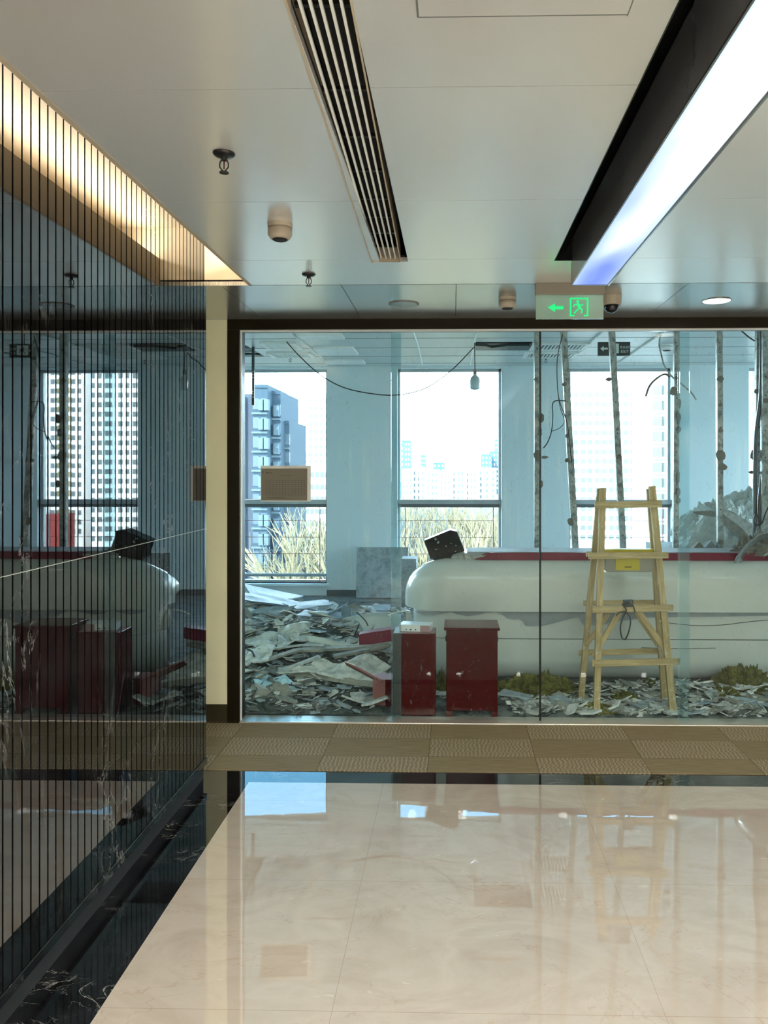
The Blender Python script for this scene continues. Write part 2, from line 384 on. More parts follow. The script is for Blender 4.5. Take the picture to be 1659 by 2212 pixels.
class MB:
    def __init__(s): s.v = []; s.f = []
    def add(s, vs, fs):
        n = len(s.v); s.v += [Vector(p) for p in vs]; s.f += [tuple(i+n for i in f) for f in fs]; return s
    def box(s, x0, x1, y0, y1, z0, z1, rot=None, piv=None):
        vs = [Vector((x, y, z)) for z in (z0, z1) for y in (y0, y1) for x in (x0, x1)]
        if rot is not None:
            c = Vector(piv) if piv is not None else Vector(((x0+x1)/2, (y0+y1)/2, (z0+z1)/2))
            M = Euler(rot).to_matrix()
            vs = [c+M@(p-c) for p in vs]
        return s.add(vs, [(0, 2, 3, 1), (4, 5, 7, 6), (0, 1, 5, 4), (2, 6, 7, 3), (0, 4, 6, 2), (1, 3, 7, 5)])
    def bar(s, a, b, w, d, up=(0, 1, 0)):
        a = Vector(a); b = Vector(b); t = (b-a).normalized(); u = Vector(up)
        r = t.cross(u).normalized(); u = r.cross(t).normalized()
        vs = []
        for p in (a, b):
            for i, j in ((-1, -1), (1, -1), (1, 1), (-1, 1)):
                vs.append(p+r*(i*w/2)+u*(j*d/2))
        return s.add(vs, [(3, 2, 1, 0), (4, 5, 6, 7), (0, 1, 5, 4), (1, 2, 6, 5), (2, 3, 7, 6), (3, 0, 4, 7)])
    def tube(s, pts, r, n=6, r1=None):
        pts = [Vector(p) for p in pts]; k = len(pts); base = len(s.v)
        prev = None
        for i, p in enumerate(pts):
            t = (pts[min(i+1, k-1)]-pts[max(i-1, 0)]).normalized()
            if prev is None:
                ref = Vector((0, 0, 1)) if abs(t.z) < 0.9 else Vector((1, 0, 0))
                u = t.cross(ref).normalized()
            else:
                u = (prev-t*prev.dot(t)).normalized()
            prev = u; w = t.cross(u)
            rr = r if r1 is None else r+(r1-r)*i/(k-1)
            for j in range(n):
                a = 2*PI*j/n
                s.v.append(p+u*(rr*math.cos(a))+w*(rr*math.sin(a)))
        for i in range(k-1):
            for j in range(n):
                a = base+i*n+j; b = base+i*n+(j+1) % n
                s.f.append((a, b, b+n, a+n))
        s.f.append(tuple(base+j for j in reversed(range(n)))); s.f.append(tuple(base+(k-1)*n+j for j in range(n)))
        return s
    def lathe(s, c, prof, n=24):
        c = Vector(c); base = len(s.v); k = len(prof)
        for r, z in prof:
            for j in range(n):
                a = 2*PI*j/n; s.v.append(c+Vector((r*math.cos(a), r*math.sin(a), z)))
        for i in range(k-1):
            for j in range(n):
                a = base+i*n+j; b = base+i*n+(j+1) % n
                s.f.append((a, b, b+n, a+n))
        s.f.append(tuple(base+j for j in reversed(range(n)))); s.f.append(tuple(base+(k-1)*n+j for j in range(n)))
        return s
    def prism(s, poly, y0, y1):           # polygon in (x,z), extruded along y
        n = len(poly)
        vs = [(x, y0, z) for x, z in poly]+[(x, y1, z) for x, z in poly]
        fs = [tuple(range(n)), tuple(range(2*n-1, n-1, -1))]
        fs += [(i, i+n, (i+1) % n+n, (i+1) % n) for i in range(n)]
        return s.add(vs, fs)
    def slab(s, poly, z0, z1):            # polygon in (x,y), extruded along z
        n = len(poly)
        vs = [(x, y, z0) for x, y in poly]+[(x, y, z1) for x, y in poly]
        fs = [tuple(range(n-1, -1, -1)), tuple(range(n, 2*n))]
        fs += [(i, (i+1) % n, (i+1) % n+n, i+n) for i in range(n)]
        return s.add(vs, fs)
    def sheet(s, grid, th):               # grid[i][j] of points -> closed thin sheet of thickness th
        R = len(grid); C = len(grid[0]); base = len(s.v)
        g = [[Vector(p) for p in row] for row in grid]
        nr = [[None]*C for _ in range(R)]
        for i in range(R):
            for j in range(C):
                a = g[min(i+1, R-1)][j]-g[max(i-1, 0)][j]; b = g[i][min(j+1, C-1)]-g[i][max(j-1, 0)]
                q = a.cross(b); nr[i][j] = q.normalized() if q.length > 1e-9 else Vector((0, 0, 1))
        for sgn in (0.5, -0.5):
            for i in range(R):
                for j in range(C): s.v.append(g[i][j]+nr[i][j]*(th*sgn))
        N = R*C; ix = lambda l, i, j: base+l*N+i*C+j
        for i in range(R-1):
            for j in range(C-1):
                s.f.append((ix(0, i, j), ix(0, i+1, j), ix(0, i+1, j+1), ix(0, i, j+1)))
                s.f.append((ix(1, i, j), ix(1, i, j+1), ix(1, i+1, j+1), ix(1, i+1, j)))
        for i in range(R-1):
            s.f.append((ix(0, i, 0), ix(1, i, 0), ix(1, i+1, 0), ix(0, i+1, 0)))
            s.f.append((ix(0, i, C-1), ix(0, i+1, C-1), ix(1, i+1, C-1), ix(1, i, C-1)))
        for j in range(C-1):
            s.f.append((ix(0, 0, j), ix(0, 0, j+1), ix(1, 0, j+1), ix(1, 0, j)))
            s.f.append((ix(0, R-1, j), ix(1, R-1, j), ix(1, R-1, j+1), ix(0, R-1, j+1)))
        return s
    def build(s, name, mat, parent=None, smooth=False, bevel=0.0, origin=None):
        xs = [p.x for p in s.v]; ys = [p.y for p in s.v]; zs = [p.z for p in s.v]
        o0 = Vector(((min(xs)+max(xs))/2, (min(ys)+max(ys))/2, min(zs))) if origin is None else Vector(origin)
        me = bpy.data.meshes.new(name)
        me.from_pydata([p-o0 for p in s.v], [], s.f); me.validate(); me.update()
        if smooth:
            for p in me.polygons: p.use_smooth = True
        me.materials.append(MAT[mat] if isinstance(mat, str) else mat)
        ob = bpy.data.objects.new(name, me); COL.objects.link(ob)
        if parent is not None:
            ob.parent = parent; ob.location = o0-wl_of(parent)
        else: ob.location = o0
        W[ob.name] = o0
        if bevel:
            b = ob.modifiers.new('bevel', 'BEVEL'); b.width = bevel; b.segments = 2; b.limit_method = 'ANGLE'
        return ob

def tag(o, label, cat, group=None, kind=None):
    o['label'] = label; o['category'] = cat
    if group: o['group'] = group
    if kind: o['kind'] = kind
    return o
def thing(name, label, cat, loc, group=None):
    o = bpy.data.objects.new(name, None); COL.objects.link(o); o.location = loc; W[o.name] = Vector(loc)
    o.empty_display_size = 0.05
    return tag(o, label, cat, group)
def struct(name, mb, mat, label=None, smooth=False, bevel=0.0):
    o = mb.build(name, mat, None, smooth, bevel); o['kind'] = 'structure'
    if label: o['label'] = label
    return o
def plate_cells(mb, x0, x1, y0, y1, holes, a0, a1, axis='z'):
    """rectangle with rectangular holes; holes=(x0,x1,y0,y1)"""
    xs = sorted({x0, x1, *[h[0] for h in holes], *[h[1] for h in holes]}); ys = sorted({y0, y1, *[h[2] for h in holes], *[h[3] for h in holes]})
    xs = [x for x in xs if x0 <= x <= x1]; ys = [y for y in ys if y0 <= y <= y1]
    for i in range(len(xs)-1):
        for j in range(len(ys)-1):
            cx = (xs[i]+xs[i+1])/2; cy = (ys[j]+ys[j+1])/2
            if any(h[0] < cx < h[1] and h[2] < cy < h[3] for h in holes): continue
            if axis == 'z': mb.box(xs[i], xs[i+1], ys[j], ys[j+1], a0, a1)
            else: mb.box(xs[i], xs[i+1], a0, a1, ys[j], ys[j+1])
    return mb

# ------------------------------------------------------------------ constants of the place
XW = -1.285          # face of the slatted marble wall
XC = -1.05           # ceiling edge at the cove
YS = 3.96            # end of slatted wall
YG = 4.85            # glass partition
YB = 9.75            # far wall inner face
HB = 2.92            # office ceiling
LX0, LX1 = -3.2, 4.2   # lobby width (right side is out of frame)

# ================================================================== FLOOR
mb = MB(); mb.box(XC, LX1, -1.6, 3.915, -0.05, 0)
struct('floor', mb, 'floor', 'polished beige marble floor with dark border')
mb = MB(); mb.box(XW-0.02, XC, -7.0, 3.915, -0.05, 0); mb.box(-3.2, LX1, 3.915, 4.065, -0.05, 0)
struct('trim_floor_border', mb, 'dark_floor', 'black veined marble border of the floor')
mb = MB(); mb.box(-3.2, LX1, 4.065, YG-0.035, -0.05, 0.004)
struct('floor_carpet', mb, 'carpet', 'brown carpet tiles with wavy and plain pattern')
mb = MB(); mb.box(XC, LX1, -7, -1.6, -.05, .004)  # rear floor made dark, out of view, to weaken reflections in the glass
struct('floor_rear', mb, 'rear_dark_floor', 'unseen dark floor added behind the viewer against reflections')
mb = MB(); mb.box(-5.2, 9.5, YG+0.10, YB+0.3, -0.05, 0)
struct('floor_office', mb, 'rough_floor', 'dusty bare floor behind the glass')

# ================================================================== LEFT WALL (slatted marble)
mb = MB()
PITCH = 0.0487; r2 = random.Random(3)
y = YS; tilt = 0; n = 0
while y > -1.0:
    if n in (6, 17, 22, 23) or r2.random() < 0.10: tilt = r2.uniform(-0.0022, 0.0022)
    y1 = y; y0 = y-(PITCH-0.0085)
    a = tilt*(y1-y0)/2+r2.uniform(-.00002, .00002)
    x = XW
    mb.add([(x+a, y0, .112), (x-a, y1, .112), (x-.02, y1, .112), (x-.02, y0, .112),
            (x+a, y0, 2.84), (x-a, y1, 2.84), (x-.02, y1, 2.84), (x-.02, y0, 2.84)],
           [(3, 2, 1, 0), (4, 5, 6, 7), (0, 1, 5, 4), (1, 2, 6, 5), (2, 3, 7, 6), (3, 0, 4, 7)])
    y -= PITCH; n += 1
wall_l = struct('wall_left', mb, 'slat', 'polished black marble wall of narrow upright strips')
mb = MB(); mb.box(XW-0.16, XW-0.013, -1.0, YS-0.002, 0, 2.9)
struct('wall_left_backing', mb, 'black', 'dark backing behind the marble strips')
mb = MB(); mb.box(XW-0.02, XW+0.006, -1.0, YS+0.003, 0.078, 0.110)
struct('baseboard_left', mb, 'slat', 'polished black skirting bead under the marble strips', bevel=0.002)

# ================================================================== LOBBY CEILING
VX0, VX1, VY0, VY1 = -0.338, -0.208, -0.5, 3.50       # linear grille opening
BX0, BX1, BY1 = 0.455, 0.785, 3.50                    # light slot
def ceil_h(py): return 1660*(CEIL-EYE)/(1015-py)
seams = [-7.0, -6.1, -5.3, -4.5, -3.7, -2.9, -2.1, -1.3, -0.5, 0.307, 1.107, 1.907, 2.71, 3.466, YS-0.03]
mb = MB(); G = 0.0016
for i in range(len(seams)-1):
    ya, yb = seams[i]+G, seams[i+1]-G
    holes = []
    if yb > VY0: holes.append((VX0, VX1, max(VY0, seams[i]), min(VY1, yb)))
    if yb > -1: holes.append((BX0, BX1, max(-1.0, seams[i]), min(BY1, yb)))
    holes = [(a, b, max(c, ya), min(d, yb)) for a, b, c, d in holes if min(d, yb) > max(c, ya)+1e-6]
    plate_cells(mb, XC, LX1, ya, yb, holes, CEIL, CEIL+0.02)
struct('ceiling', mb, 'ceiling', 'satin metal panel ceiling of the lobby')
mb = MB()
xs = [-3.2, -1.20, -0.58, 0.012, 0.605, 1.195, 1.79, 2.4, 3.0, LX1]
for i in range(len(xs)-1): mb.box(xs[i]+G, xs[i+1]-G, YS-0.022, YG-0.03, CEIL, CEIL+0.02)
struct('ceiling_strip', mb, 'ceiling2', 'ceiling strip in front of the glass')
mb = MB()
plate_cells(mb, XC, LX1, -7, YG, [(VX0, VX1, VY0, VY1), (BX0, BX1, -1, BY1)], CEIL+0.021, CEIL+0.03)
mb.box(-3.2, XC, YS-0.022, YG, CEIL+0.021, CEIL+0.03)
struct('ceiling_backing', mb, 'black', 'dark gaps between ceiling panels')
# access hatch joint near the top of the view
mb = MB(); pA = on(903, 37, CEIL); pB = on(1355, 34, CEIL)
mb.box(pA.x-0.0022, pA.x+0.0022, 0.9, pA.y, CEIL-0.0015, CEIL+0.001)
mb.box(pA.x, pB.x, pA.y-0.0008, pA.y+0.0008, CEIL-0.0012, CEIL+0.001)
mb.box(pB.x-0.001, pB.x+0.001, 0.9, pB.y, CEIL-0.0012, CEIL+0.001)
struct('trim_ceiling_hatch', mb, 'counter_dark', 'thin joint of an access hatch in the ceiling')
# cove
mb = MB()
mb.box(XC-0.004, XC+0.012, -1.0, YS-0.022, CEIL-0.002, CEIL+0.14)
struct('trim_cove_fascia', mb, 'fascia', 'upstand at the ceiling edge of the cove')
mb = MB()
mb.box(XW-0.03, -0.60, -1.0, YS+0.01, CEIL+0.30, CEIL+0.33)      # roof
mb.box(-0.66, -0.62, -1.0, YS, CEIL+0.03, CEIL+0.30)             # side
mb.box(XW-0.03, -0.62, YS-0.022, YS+0.01, CEIL+0.001, CEIL+0.30) # end face
mb.box(XC+0.012, -0.62, -1.0, YS-.022, CEIL+0.03, CEIL+0.036)    # shelf
struct('trim_cove', mb, 'cove', 'cream lined light cove above the marble wall')

# ================================================================== LINEAR GRILLE
vent = thing('ceiling_vent', 'long linear slot grille with five pale bars recessed in the metal ceiling', 'vent', (-0.27, 1.5, CEIL))
mb = MB(); D = 0.075
mb.box(VX0, VX0+.0015, VY0, VY1, CEIL-.003, CEIL+D); mb.box(VX1-.0015, VX1, VY0, VY1, CEIL-.003, CEIL+D)
mb.box(VX0, VX1, VY1-.0015, VY1, CEIL-.003, CEIL+D)
mb.box(VX0-.004, VX0, VY0, VY1, CEIL-.003, CEIL); mb.box(VX1, VX1+.003, VY0, VY1, CEIL-.003, CEIL)
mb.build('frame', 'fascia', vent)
mb = MB(); mb.box(VX0, VX1, VY0, VY1, CEIL+0.12, CEIL+0.125); mb.build('plenum', 'black', vent)
gx0, gx1 = VX0+0.004, VX1-0.006
for i in range(5):
    x = gx0+(gx1-gx0)*(i+0.85)/5.6
    mb = MB(); mb.box(x-.0032, x+.0032, VY0, VY1-0.012, CEIL+.010, CEIL+.018)
    mb.build('grille_bar', 'white_plastic', vent)
for y in (1.12, 1.50, 1.62, 1.98, 2.26, 2.52, 2.78, 2.98, 3.18, 3.38):
    mb = MB(); mb.box(gx0, gx1, y-.006, y+.006, CEIL+.031, CEIL+.040); mb.build('cross_bar', 'brass_dark', vent)
vent.rotation_euler = (0, 0, math.radians(1.0))

# ================================================================== LIGHT BOX IN SLOT
slot = MB()
slot.box(BX0, BX0+.003, -1, BY1, CEIL-.001, CEIL+.16); slot.box(BX1-.003, BX1, -1, BY1, CEIL-.001, CEIL+.16)
slot.box(BX0, BX1, BY1-.003, BY1, CEIL-.001, CEIL+.16); slot.box(BX0, BX1, -1, BY1, CEIL+.16, CEIL+.165)
struct('trim_light_slot', slot, 'slot', 'black glossy slot in the ceiling around the long light')
lbx = thing('pendant_light_box', 'long blue-white glowing light box hung in the black ceiling slot', 'ceiling light', (0.62, 1.3, CEIL-0.105))
x0, x1, zb = 0.537, 0.703, CEIL-0.105
mb = MB(); mb.box(x0+.004, x1-.004, -0.98, 3.518, zb, zb+.003); mb.build('diffuser', 'lightbox', lbx)
mb = MB(); mb.box(x0, x0+.004, -1, 3.53, zb-.002, CEIL+.10); mb.box(x1-.004, x1, -1, 3.53, zb-.002, CEIL+.10)
mb.box(x0, x1, 3.522, 3.53, zb-.002, CEIL+.10); mb.box(x0, x1, -1, 3.53, CEIL+.095, CEIL+.10)
mb.build('housing', 'slot_side', lbx)
mb = MB(); mb.box(x1, x1+.006, -1, 3.53, zb-.004, zb+.012); mb.box(x0-.002, x0, -1, 3.53, zb-.004, zb+.002)
mb.build('edge_trim', 'chrome', lbx)

# ================================================================== LOBBY WALLS (far-left return, right, rear)
mb = MB(); mb.box(-3.2, -1.428, YG-0.02, YG+0.12, 0, CEIL)
struct('wall_partition', mb, 'cream', 'cream wall pier beside the glass partition')
mb = MB(); mb.box(-3.2, -1.431, YG-0.026, YG-0.02, 0, 0.118)
struct('baseboard_partition', mb, 'bronze2', 'bronze skirting of the cream pier')
mb = MB(); mb.box(-3.3, -3.2, YS, YG+.12, 0, 2.9); mb.box(-3.2, XW-0.16, YS-0.1, YS-0.0, 0, 2.9)
struct('wall_side_passage', mb, 'cream', 'walls of the passage behind the marble wall')
mb = MB(); mb.box(LX1, LX1+.1, -7, YG+.12, 0, 2.9); struct('wall_right', mb, 'lobby_wall', 'lobby wall out of view to the right')
mb = MB(); mb.box(XW-.16, LX1, -7.1, -7, 0, 2.9); mb.box(XW-.16, XW-.02, -7, -1, 0, 2.9)
mb.box(XW-.06, XC, -7, -1, CEIL, CEIL+.02)
mb.box(-3.4, LX1+.1, -7.1, YG+.1, 2.90, 2.98); struct('wall_rear', mb, 'lobby_wall', 'lobby wall behind the viewer')

# ================================================================== GLASS PARTITION
mb = MB()
mb.box(-1.43, LX1, YG-0.03, YG+0.10, 2.485, CEIL+.02)
mb.box(-1.43, -1.352, YG-0.03, YG+0.10, 0, 2.485)
struct('trim_partition_frame', mb, 'bronze', 'dark bronze head beam and post of the glass partition', bevel=0.003)
mb = MB(); mb.box(-1.352, LX1, YG-0.035, YG+0.10, -0.05, 0.012)
struct('trim_threshold', mb, 'threshold', 'pale metal threshold under the glass', bevel=0.003)
mb = MB(); mb.box(-1.352, LX1, YG-0.012, YG+0.005, 2.474, 2.485); mb.box(-1.352, -1.345, YG-.01, YG+.005, .012, 2.474)
struct('trim_glass_channel', mb, 'white_strip', 'thin bright channel holding the glass')
gx = [-1.345, at(866, 1000, YG).x, at(844, 1000, YG).x, at(1168, 1000, YG).x, at(1493, 1000, YG).x, at(1468, 1000, YG).x]
def pane(name, label, xa, xb, y, seal=None):
    t = thing(name, label, 'glass panel', ((xa+xb)/2, y, 0.012))
    MB().box(xa, xb, y-.004, y+.004, 0.012, 2.476).build('glass_sheet', 'glass', t)
    if seal: MB().box(seal[0], seal[1], y+.0045, y+.006, 0.02, 2.47).build('edge_film', 'glass_edge', t)
    return t
pane('glass_panel', 'fixed glass pane beside the bronze post with a notice taped on it', gx[0], gx[1], YG-0.002)
pane('sliding_glass_door', 'left sliding glass door in front of the two red cabinets', gx[2], gx[3]-.004, YG+0.035, (gx[2], gx[1]))
pane('sliding_glass_door', 'right sliding glass door in front of the wooden ladder', gx[3]+.004, gx[4], YG+0.035, (gx[5], gx[4]))
pane('glass_panel', 'fixed glass pane at the right edge of the partition', gx[5], LX1, YG-0.002)
for k, dx in enumerate((-.0035, .0035)):
    m = MB().box(gx[3]+dx-.0025, gx[3]+dx+.0025, YG+0.029, YG+0.041, 0.012, 2.476)
    o = m.build('door_gasket', 'black'); tag(o, ('black rubber gasket on the meeting edge of the left sliding door', 'black rubber gasket on the meeting edge of the right sliding door')[k], 'gasket')

# notice on the glass
p0 = at(564, 1083, YG); p1 = at(672, 1006, YG)
nt = thing('paper_notice', 'tan and white printed sheet taped to the left glass pane', 'notice', (p0.x, YG-0.008, p0.z))
g = [[(p0.x+(p1.x-p0.x)*i/6, YG-.0085-0.0015*math.sin(i), p0.z+(p1.z-p0.z)*j/4) for j in range(5)] for i in range(7)]
MB().sheet(g, .0006).build('backing_sheet', 'paper', nt)
xa, xb, za, zb_ = p0.x+.004, p1.x-.022, p0.z+.006, p1.z-.018
prs = MB().box(xa, xb, YG-.0125, YG-.0118, za, zb_).build('printed_sheet', 'paper_tan', nt)
mb = MB(); yf0, yf1 = YG-.0132, YG-.0125
tx0, tx1, tz0, tz1 = xa+.035, xb-.015, za+.035, zb_-.075
for i in range(13): x = tx0+(tx1-tx0)*i/12; mb.box(x-.0006, x+.0006, yf0, yf1, tz0, tz1)
for j in range(8): z = tz0+(tz1-tz0)*j/7; mb.box(tx0, tx1, yf0, yf1, z-.0006, z+.0006)
mb.box(xa+.008, xa+.014, yf0, yf1, zb_-.03, zb_-.016); mb.box(xa+.03, xa+.042, yf0, yf1, zb_-.03, zb_-.022)
mb.box(xa+.045, xa+.07, yf0, yf1, zb_-.028, zb_-.025); mb.box(xa+.03, xa+.15, yf0, yf1, za+.018, za+.0205)
mb.box(xa+.05, xa+.18, yf0, yf1, za+.011, za+.013); mb.box(xa+.12, xa+.20, yf0, yf1, zb_-.045, zb_-.0425)
mb.build('printed_table', 'ink', prs)

# ================================================================== CEILING FITTINGS (lobby)
def sprinkler(px, py, label, zc=CEIL, group='fire sprinklers in the lobby ceiling'):
    p = on(px, py, zc); x, y = p.x, p.y
    t = thing('fire_sprinkler', label, 'sprinkler', (x, y, zc), group)
    MB().lathe((x, y, zc), [(.033, 0), (.033, -.003), (.028, -.008), (.014, -.010)][::-1], 24).build('escutcheon', 'brass_dark', t, True)
    MB().lathe((x, y, zc), [(.009, -.022), (.010, -.008)], 12).build('body', 'brass_dark', t)
    mb = MB()
    for s in (-1, 1): mb.tube([(x+s*.008, y, zc-.020), (x+s*.013, y, zc-.030), (x+s*.013, y, zc-.042), (x+s*.003, y, zc-.054)], .0022)
    mb.build('frame_arms', 'brass_dark', t)
    MB().tube([(x, y, zc-.022), (x, y, zc-.048)], .002).build('glass_bulb', 'red', t)
    MB().lathe((x, y, zc), [(.014, -.060), (.014, -.057), (.004, -.054)], 16).build('deflector', 'brass_dark', t)
sprinkler(484, 331, 'dark metal fire sprinkler hanging from the ceiling, nearest to the viewer')
sprinkler(667, 592, 'small dark fire sprinkler near the far joint of the metal ceiling')
def detector(px, py, r, label, zc=CEIL, mat='det', name='smoke_detector', group='smoke detectors in the lobby ceiling'):
    p = on(px, py, zc); x, y = p.x, p.y
    t = thing(name, label, 'smoke detector', (x, y, zc), group)
    MB().lathe((x, y, zc), [(r*.86, -.018), (r*.98, -.014), (r, 0)], 28).build('base_ring', mat, t, False)
    hd = MB().lathe((x, y, zc), [(r*.55, -.060), (r*.80, -.056), (r*.97, -.042), (r*.97, -.019), (r*.8, -.018)], 28).build('sensor_head', mat, t, True)
    MB().lathe((x, y, zc), [(r*.5, -.064), (r*.62, -.0605)], 24).build('vent_ring', 'black', hd)
detector(605, 484, .048, 'beige smoke detector between the two sprinklers on the left part of the ceiling')
detector(1096, 643, .050, 'beige smoke detector on the ceiling strip left of the exit sign')
def downlight(px, py, r, label, on_=False):
    p = on(px, py, CEIL); x, y = p.x, p.y
    t = thing('recessed_downlight', label, 'downlight', (x, y, CEIL), None)
    MB().lathe((x, y, CEIL), [(r*.88, -.001), (r*.9, -.005), (r, -.003), (r, 0)], 36).build('trim_ring', 'grey_plastic' if not on_ else 'chrome', t)
    MB().lathe((x, y, CEIL), [(r*.87, -.0045), (r*.87, -.001)], 32).build('lens', 'lamp_on' if on_ else 'lamp_off', t)
downlight(872, 656, .088, 'unlit round downlight in the ceiling strip left of the smoke detector')
downlight(1548, 649, .082, 'glowing warm downlight in the ceiling strip at the right', True)
# dome camera behind the exit sign
p = on(1321, 640, CEIL)
t = thing('dome_camera', 'black glass security camera dome on a grey base behind the exit sign', 'security camera', p)
MB().lathe(p, [(.045, -.05), (.052, -.045), (.055, 0)], 28).build('base', 'det', t, False)
MB().lathe(p, [(.004, -.092), (.02, -.088), (.033, -.076), (.040, -.06), (.041, -.048)], 28).build('dome', 'black_gloss', t, True)

# exit sign (lobby)
YE = 3.93
q0 = at(1157, 690, YE); q1 = at(1304, 619, YE)
sg = thing('exit_sign', 'pale green acrylic exit sign with arrow and running figure hung from the ceiling', 'exit sign', ((q0.x+q1.x)/2, YE, q0.z))
zt = at(1200, 637, YE).z
MB().box(q0.x-.002, q1.x+.002, YE-.02, YE+.02, zt, CEIL).build('housing', 'grey_plastic', sg, bevel=.002)
MB().box(q0.x+.001, q1.x-.002, YE-.004, YE+.004, q0.z, zt).build('sign_plate', 'sign_plate', sg)
def P(px, py): v = at(px, py, YE-.006); return (v.x, v.z)
mb = MB(); arrow = [(1183, 664), (1199, 655), (1199, 661), (1217, 661), (1217, 668), (1199, 668), (1199, 674)]
mb.prism([P(*a) for a in arrow], YE-.0065, YE-.0045); mb.build('arrow', 'green', sg)
def running_man(mb, f, y0, y1, k=1.0):
    # strokes in a 40x40 box
    def stroke(a, b, w):
        a = Vector((a[0], 0, a[1])); b = Vector((b[0], 0, b[1])); d = (b-a).normalized(); nn = Vector((-d.z, 0, d.x))*w/2
        mb.prism([f(q.x, q.z) for q in (a+nn, b+nn, b-nn, a-nn)], y0, y1)
    n = 12; mb.prism([f(17+3.2*math.cos(2*PI*i/n), 8+3.2*math.sin(2*PI*i/n)) for i in range(n)], y0, y1)
    stroke((16, 12), (22, 23), 5.5); stroke((15, 14), (9, 15), 2.4); stroke((9, 15), (8, 20), 2.4)
    stroke((18, 13), (25, 17), 2.4); stroke((25, 17), (29, 14), 2.4)
    stroke((21, 22), (15, 27), 3.2); stroke((15, 27), (9, 34), 3.0); stroke((21, 22), (27, 26), 3.2); stroke((27, 26), (25, 34), 3.0)
mb = MB(); fx = lambda u, v: P(1231+u*1.0, 643+v*1.0)
for a, b in (((0, 0), (40, 3.2)), ((0, 0), (3.2, 40)), ((36.5, 0), (40, 40)), ((0, 37), (10, 40)), ((30, 37), (40, 40))):
    mb.prism([fx(a[0], a[1]), fx(b[0], a[1]), fx(b[0], b[1]), fx(a[0], b[1])], YE-.0065, YE-.0045)
running_man(mb, fx, YE-.0065, YE-.0045); mb.build('running_figure', 'green', sg)

# ================================================================== OFFICE SHELL BEHIND THE GLASS
def X(px, Y=YB): return at(px, 1000, Y).x
wx = [(X(706)-1.32-2*2.19, X(706)-2*2.19), (X(706)-1.32-2.19, X(706)-2.19)]
w1 = (X(706)-1.31, X(706)); w2 = (X(858), X(1083)); w3 = (X(1230), X(1452)); w4 = (X(1618), X(1618)+1.32)
wins = [(w1[0]-2.19, w1[1]-2.19), w1, w2, w3, w4, (w4[0]+2.19, w4[1]+2.19), (w4[0]+4.38, w4[1]+4.38)]
ZS, ZT = at(620, 1260, YB).z, at(620, 796, YB).z
mb = MB()
plate_cells(mb, -5.2, 9.6, 0, HB+.3, [(a, b, ZS, ZT) for a, b in wins], YB, YB+0.22, 'y')
struct('wall_far', mb, 'far_wall', 'pale blue-grey outer wall with tall windows')
def side_wall(x0, x1):  # side openings added out of view to bring more daylight into the office
    m = MB()
    for ya, yb in ((YG+.1, 5.4), (6.9, 7.5), (9.0, YB+.3)): m.box(x0, x1, ya, yb, 0, HB+.3)
    for ya, yb in ((5.4, 6.9), (7.5, 9.0)): m.box(x0, x1, ya, yb, 0, .2); m.box(x0, x1, ya, yb, 2.85, HB+.3)
    return m
mb = MB(); mb.box(-5.3, -5.2, YG+.1, YB+.3, 0, HB+.3); struct('wall_office_left', mb, 'far_wall', 'left wall of the stripped office')
mb = side_wall(9.6, 9.7); mb.box(LX1, 9.6, YG, YG+.1, 0, HB+.3); struct('wall_office_right', mb, 'far_wall', 'right wall of the stripped office')
mb = MB(); mb.box(-5.2, LX1+.1, YG+.06, YG+.10, CEIL+.02, HB+.3); mb.box(-5.2, -3.2, YG, YG+.1, 0, CEIL+.1)
struct('wall_above_partition', mb, 'far_wall', 'wall strip above the glass partition')
mb = MB()
for i, (a, b) in enumerate(zip([-5.2]+[w[1] for w in wins], [w[0] for w in wins]+[9.6])):
    mb.box(a, b, YB-.012, YB, 0, 0.075)
struct('baseboard_far', mb, 'win_dark', 'dark skirting under the far wall')
zr0, zr1, zr2 = at(600, 1096, YB).z, at(600, 1089, YB).z, at(600, 1079, YB).z
for i, (a, b) in enumerate(wins):
    fr = thing('window_%d' % (i+1), '', '', ((a+b)/2, YB+.1, ZS)); del fr['label']; del fr['category']; fr['kind'] = 'structure'
    m = MB(); yy0, yy1 = YB+.10, YB+.16
    m.box(a, a+.03, yy0, yy1, ZS, ZT); m.box(b-.03, b, yy0, yy1, ZS, ZT); m.box(a, b, yy0, yy1, ZT-.035, ZT); m.box(a, b, yy0, yy1, ZS, ZS+.03)
    m.build('window_frame', 'win_frame', fr)
    m = MB(); m.box(a, b, YB+.02, YB+.10, zr1, zr2); m.build('window_rail', 'win_frame', fr)
    m = MB(); m.box(a+.02, b-.02, YB+.05, YB+.12, zr0, zr1); m.build('window_transom', 'win_dark', fr)
    m = MB(); z3 = at(600, 1243, YB).z; m.tube([(a, YB+.05, z3), (b, YB+.05, z3)], .02, 8); m.build('bottom_rail', 'win_frame', fr)
    m = MB(); m.box(a-.04, b+.04, YB-.05, YB+.1, ZS-.035, ZS); m.build('window_sill', 'far_wall', fr, bevel=.004)
    m = MB()
    for pz in (1125, 1161, 1197): z = at(600, pz, YB).z; m.tube([(a, YB+.06, z), (b-.09, YB+.06, z)], .0035, 5)
    for xx in (a+.10, b-.10): m.tube([(xx, YB+.06, ZS), (xx, YB+.06, zr0)], .006, 5)
    m.build('guard_rails', 'wire', fr)
    MB().box(a+.03, b-.03, YB+.125, YB+.131, ZS+.03, ZT-.035).build('window_pane', 'win_glass', fr)

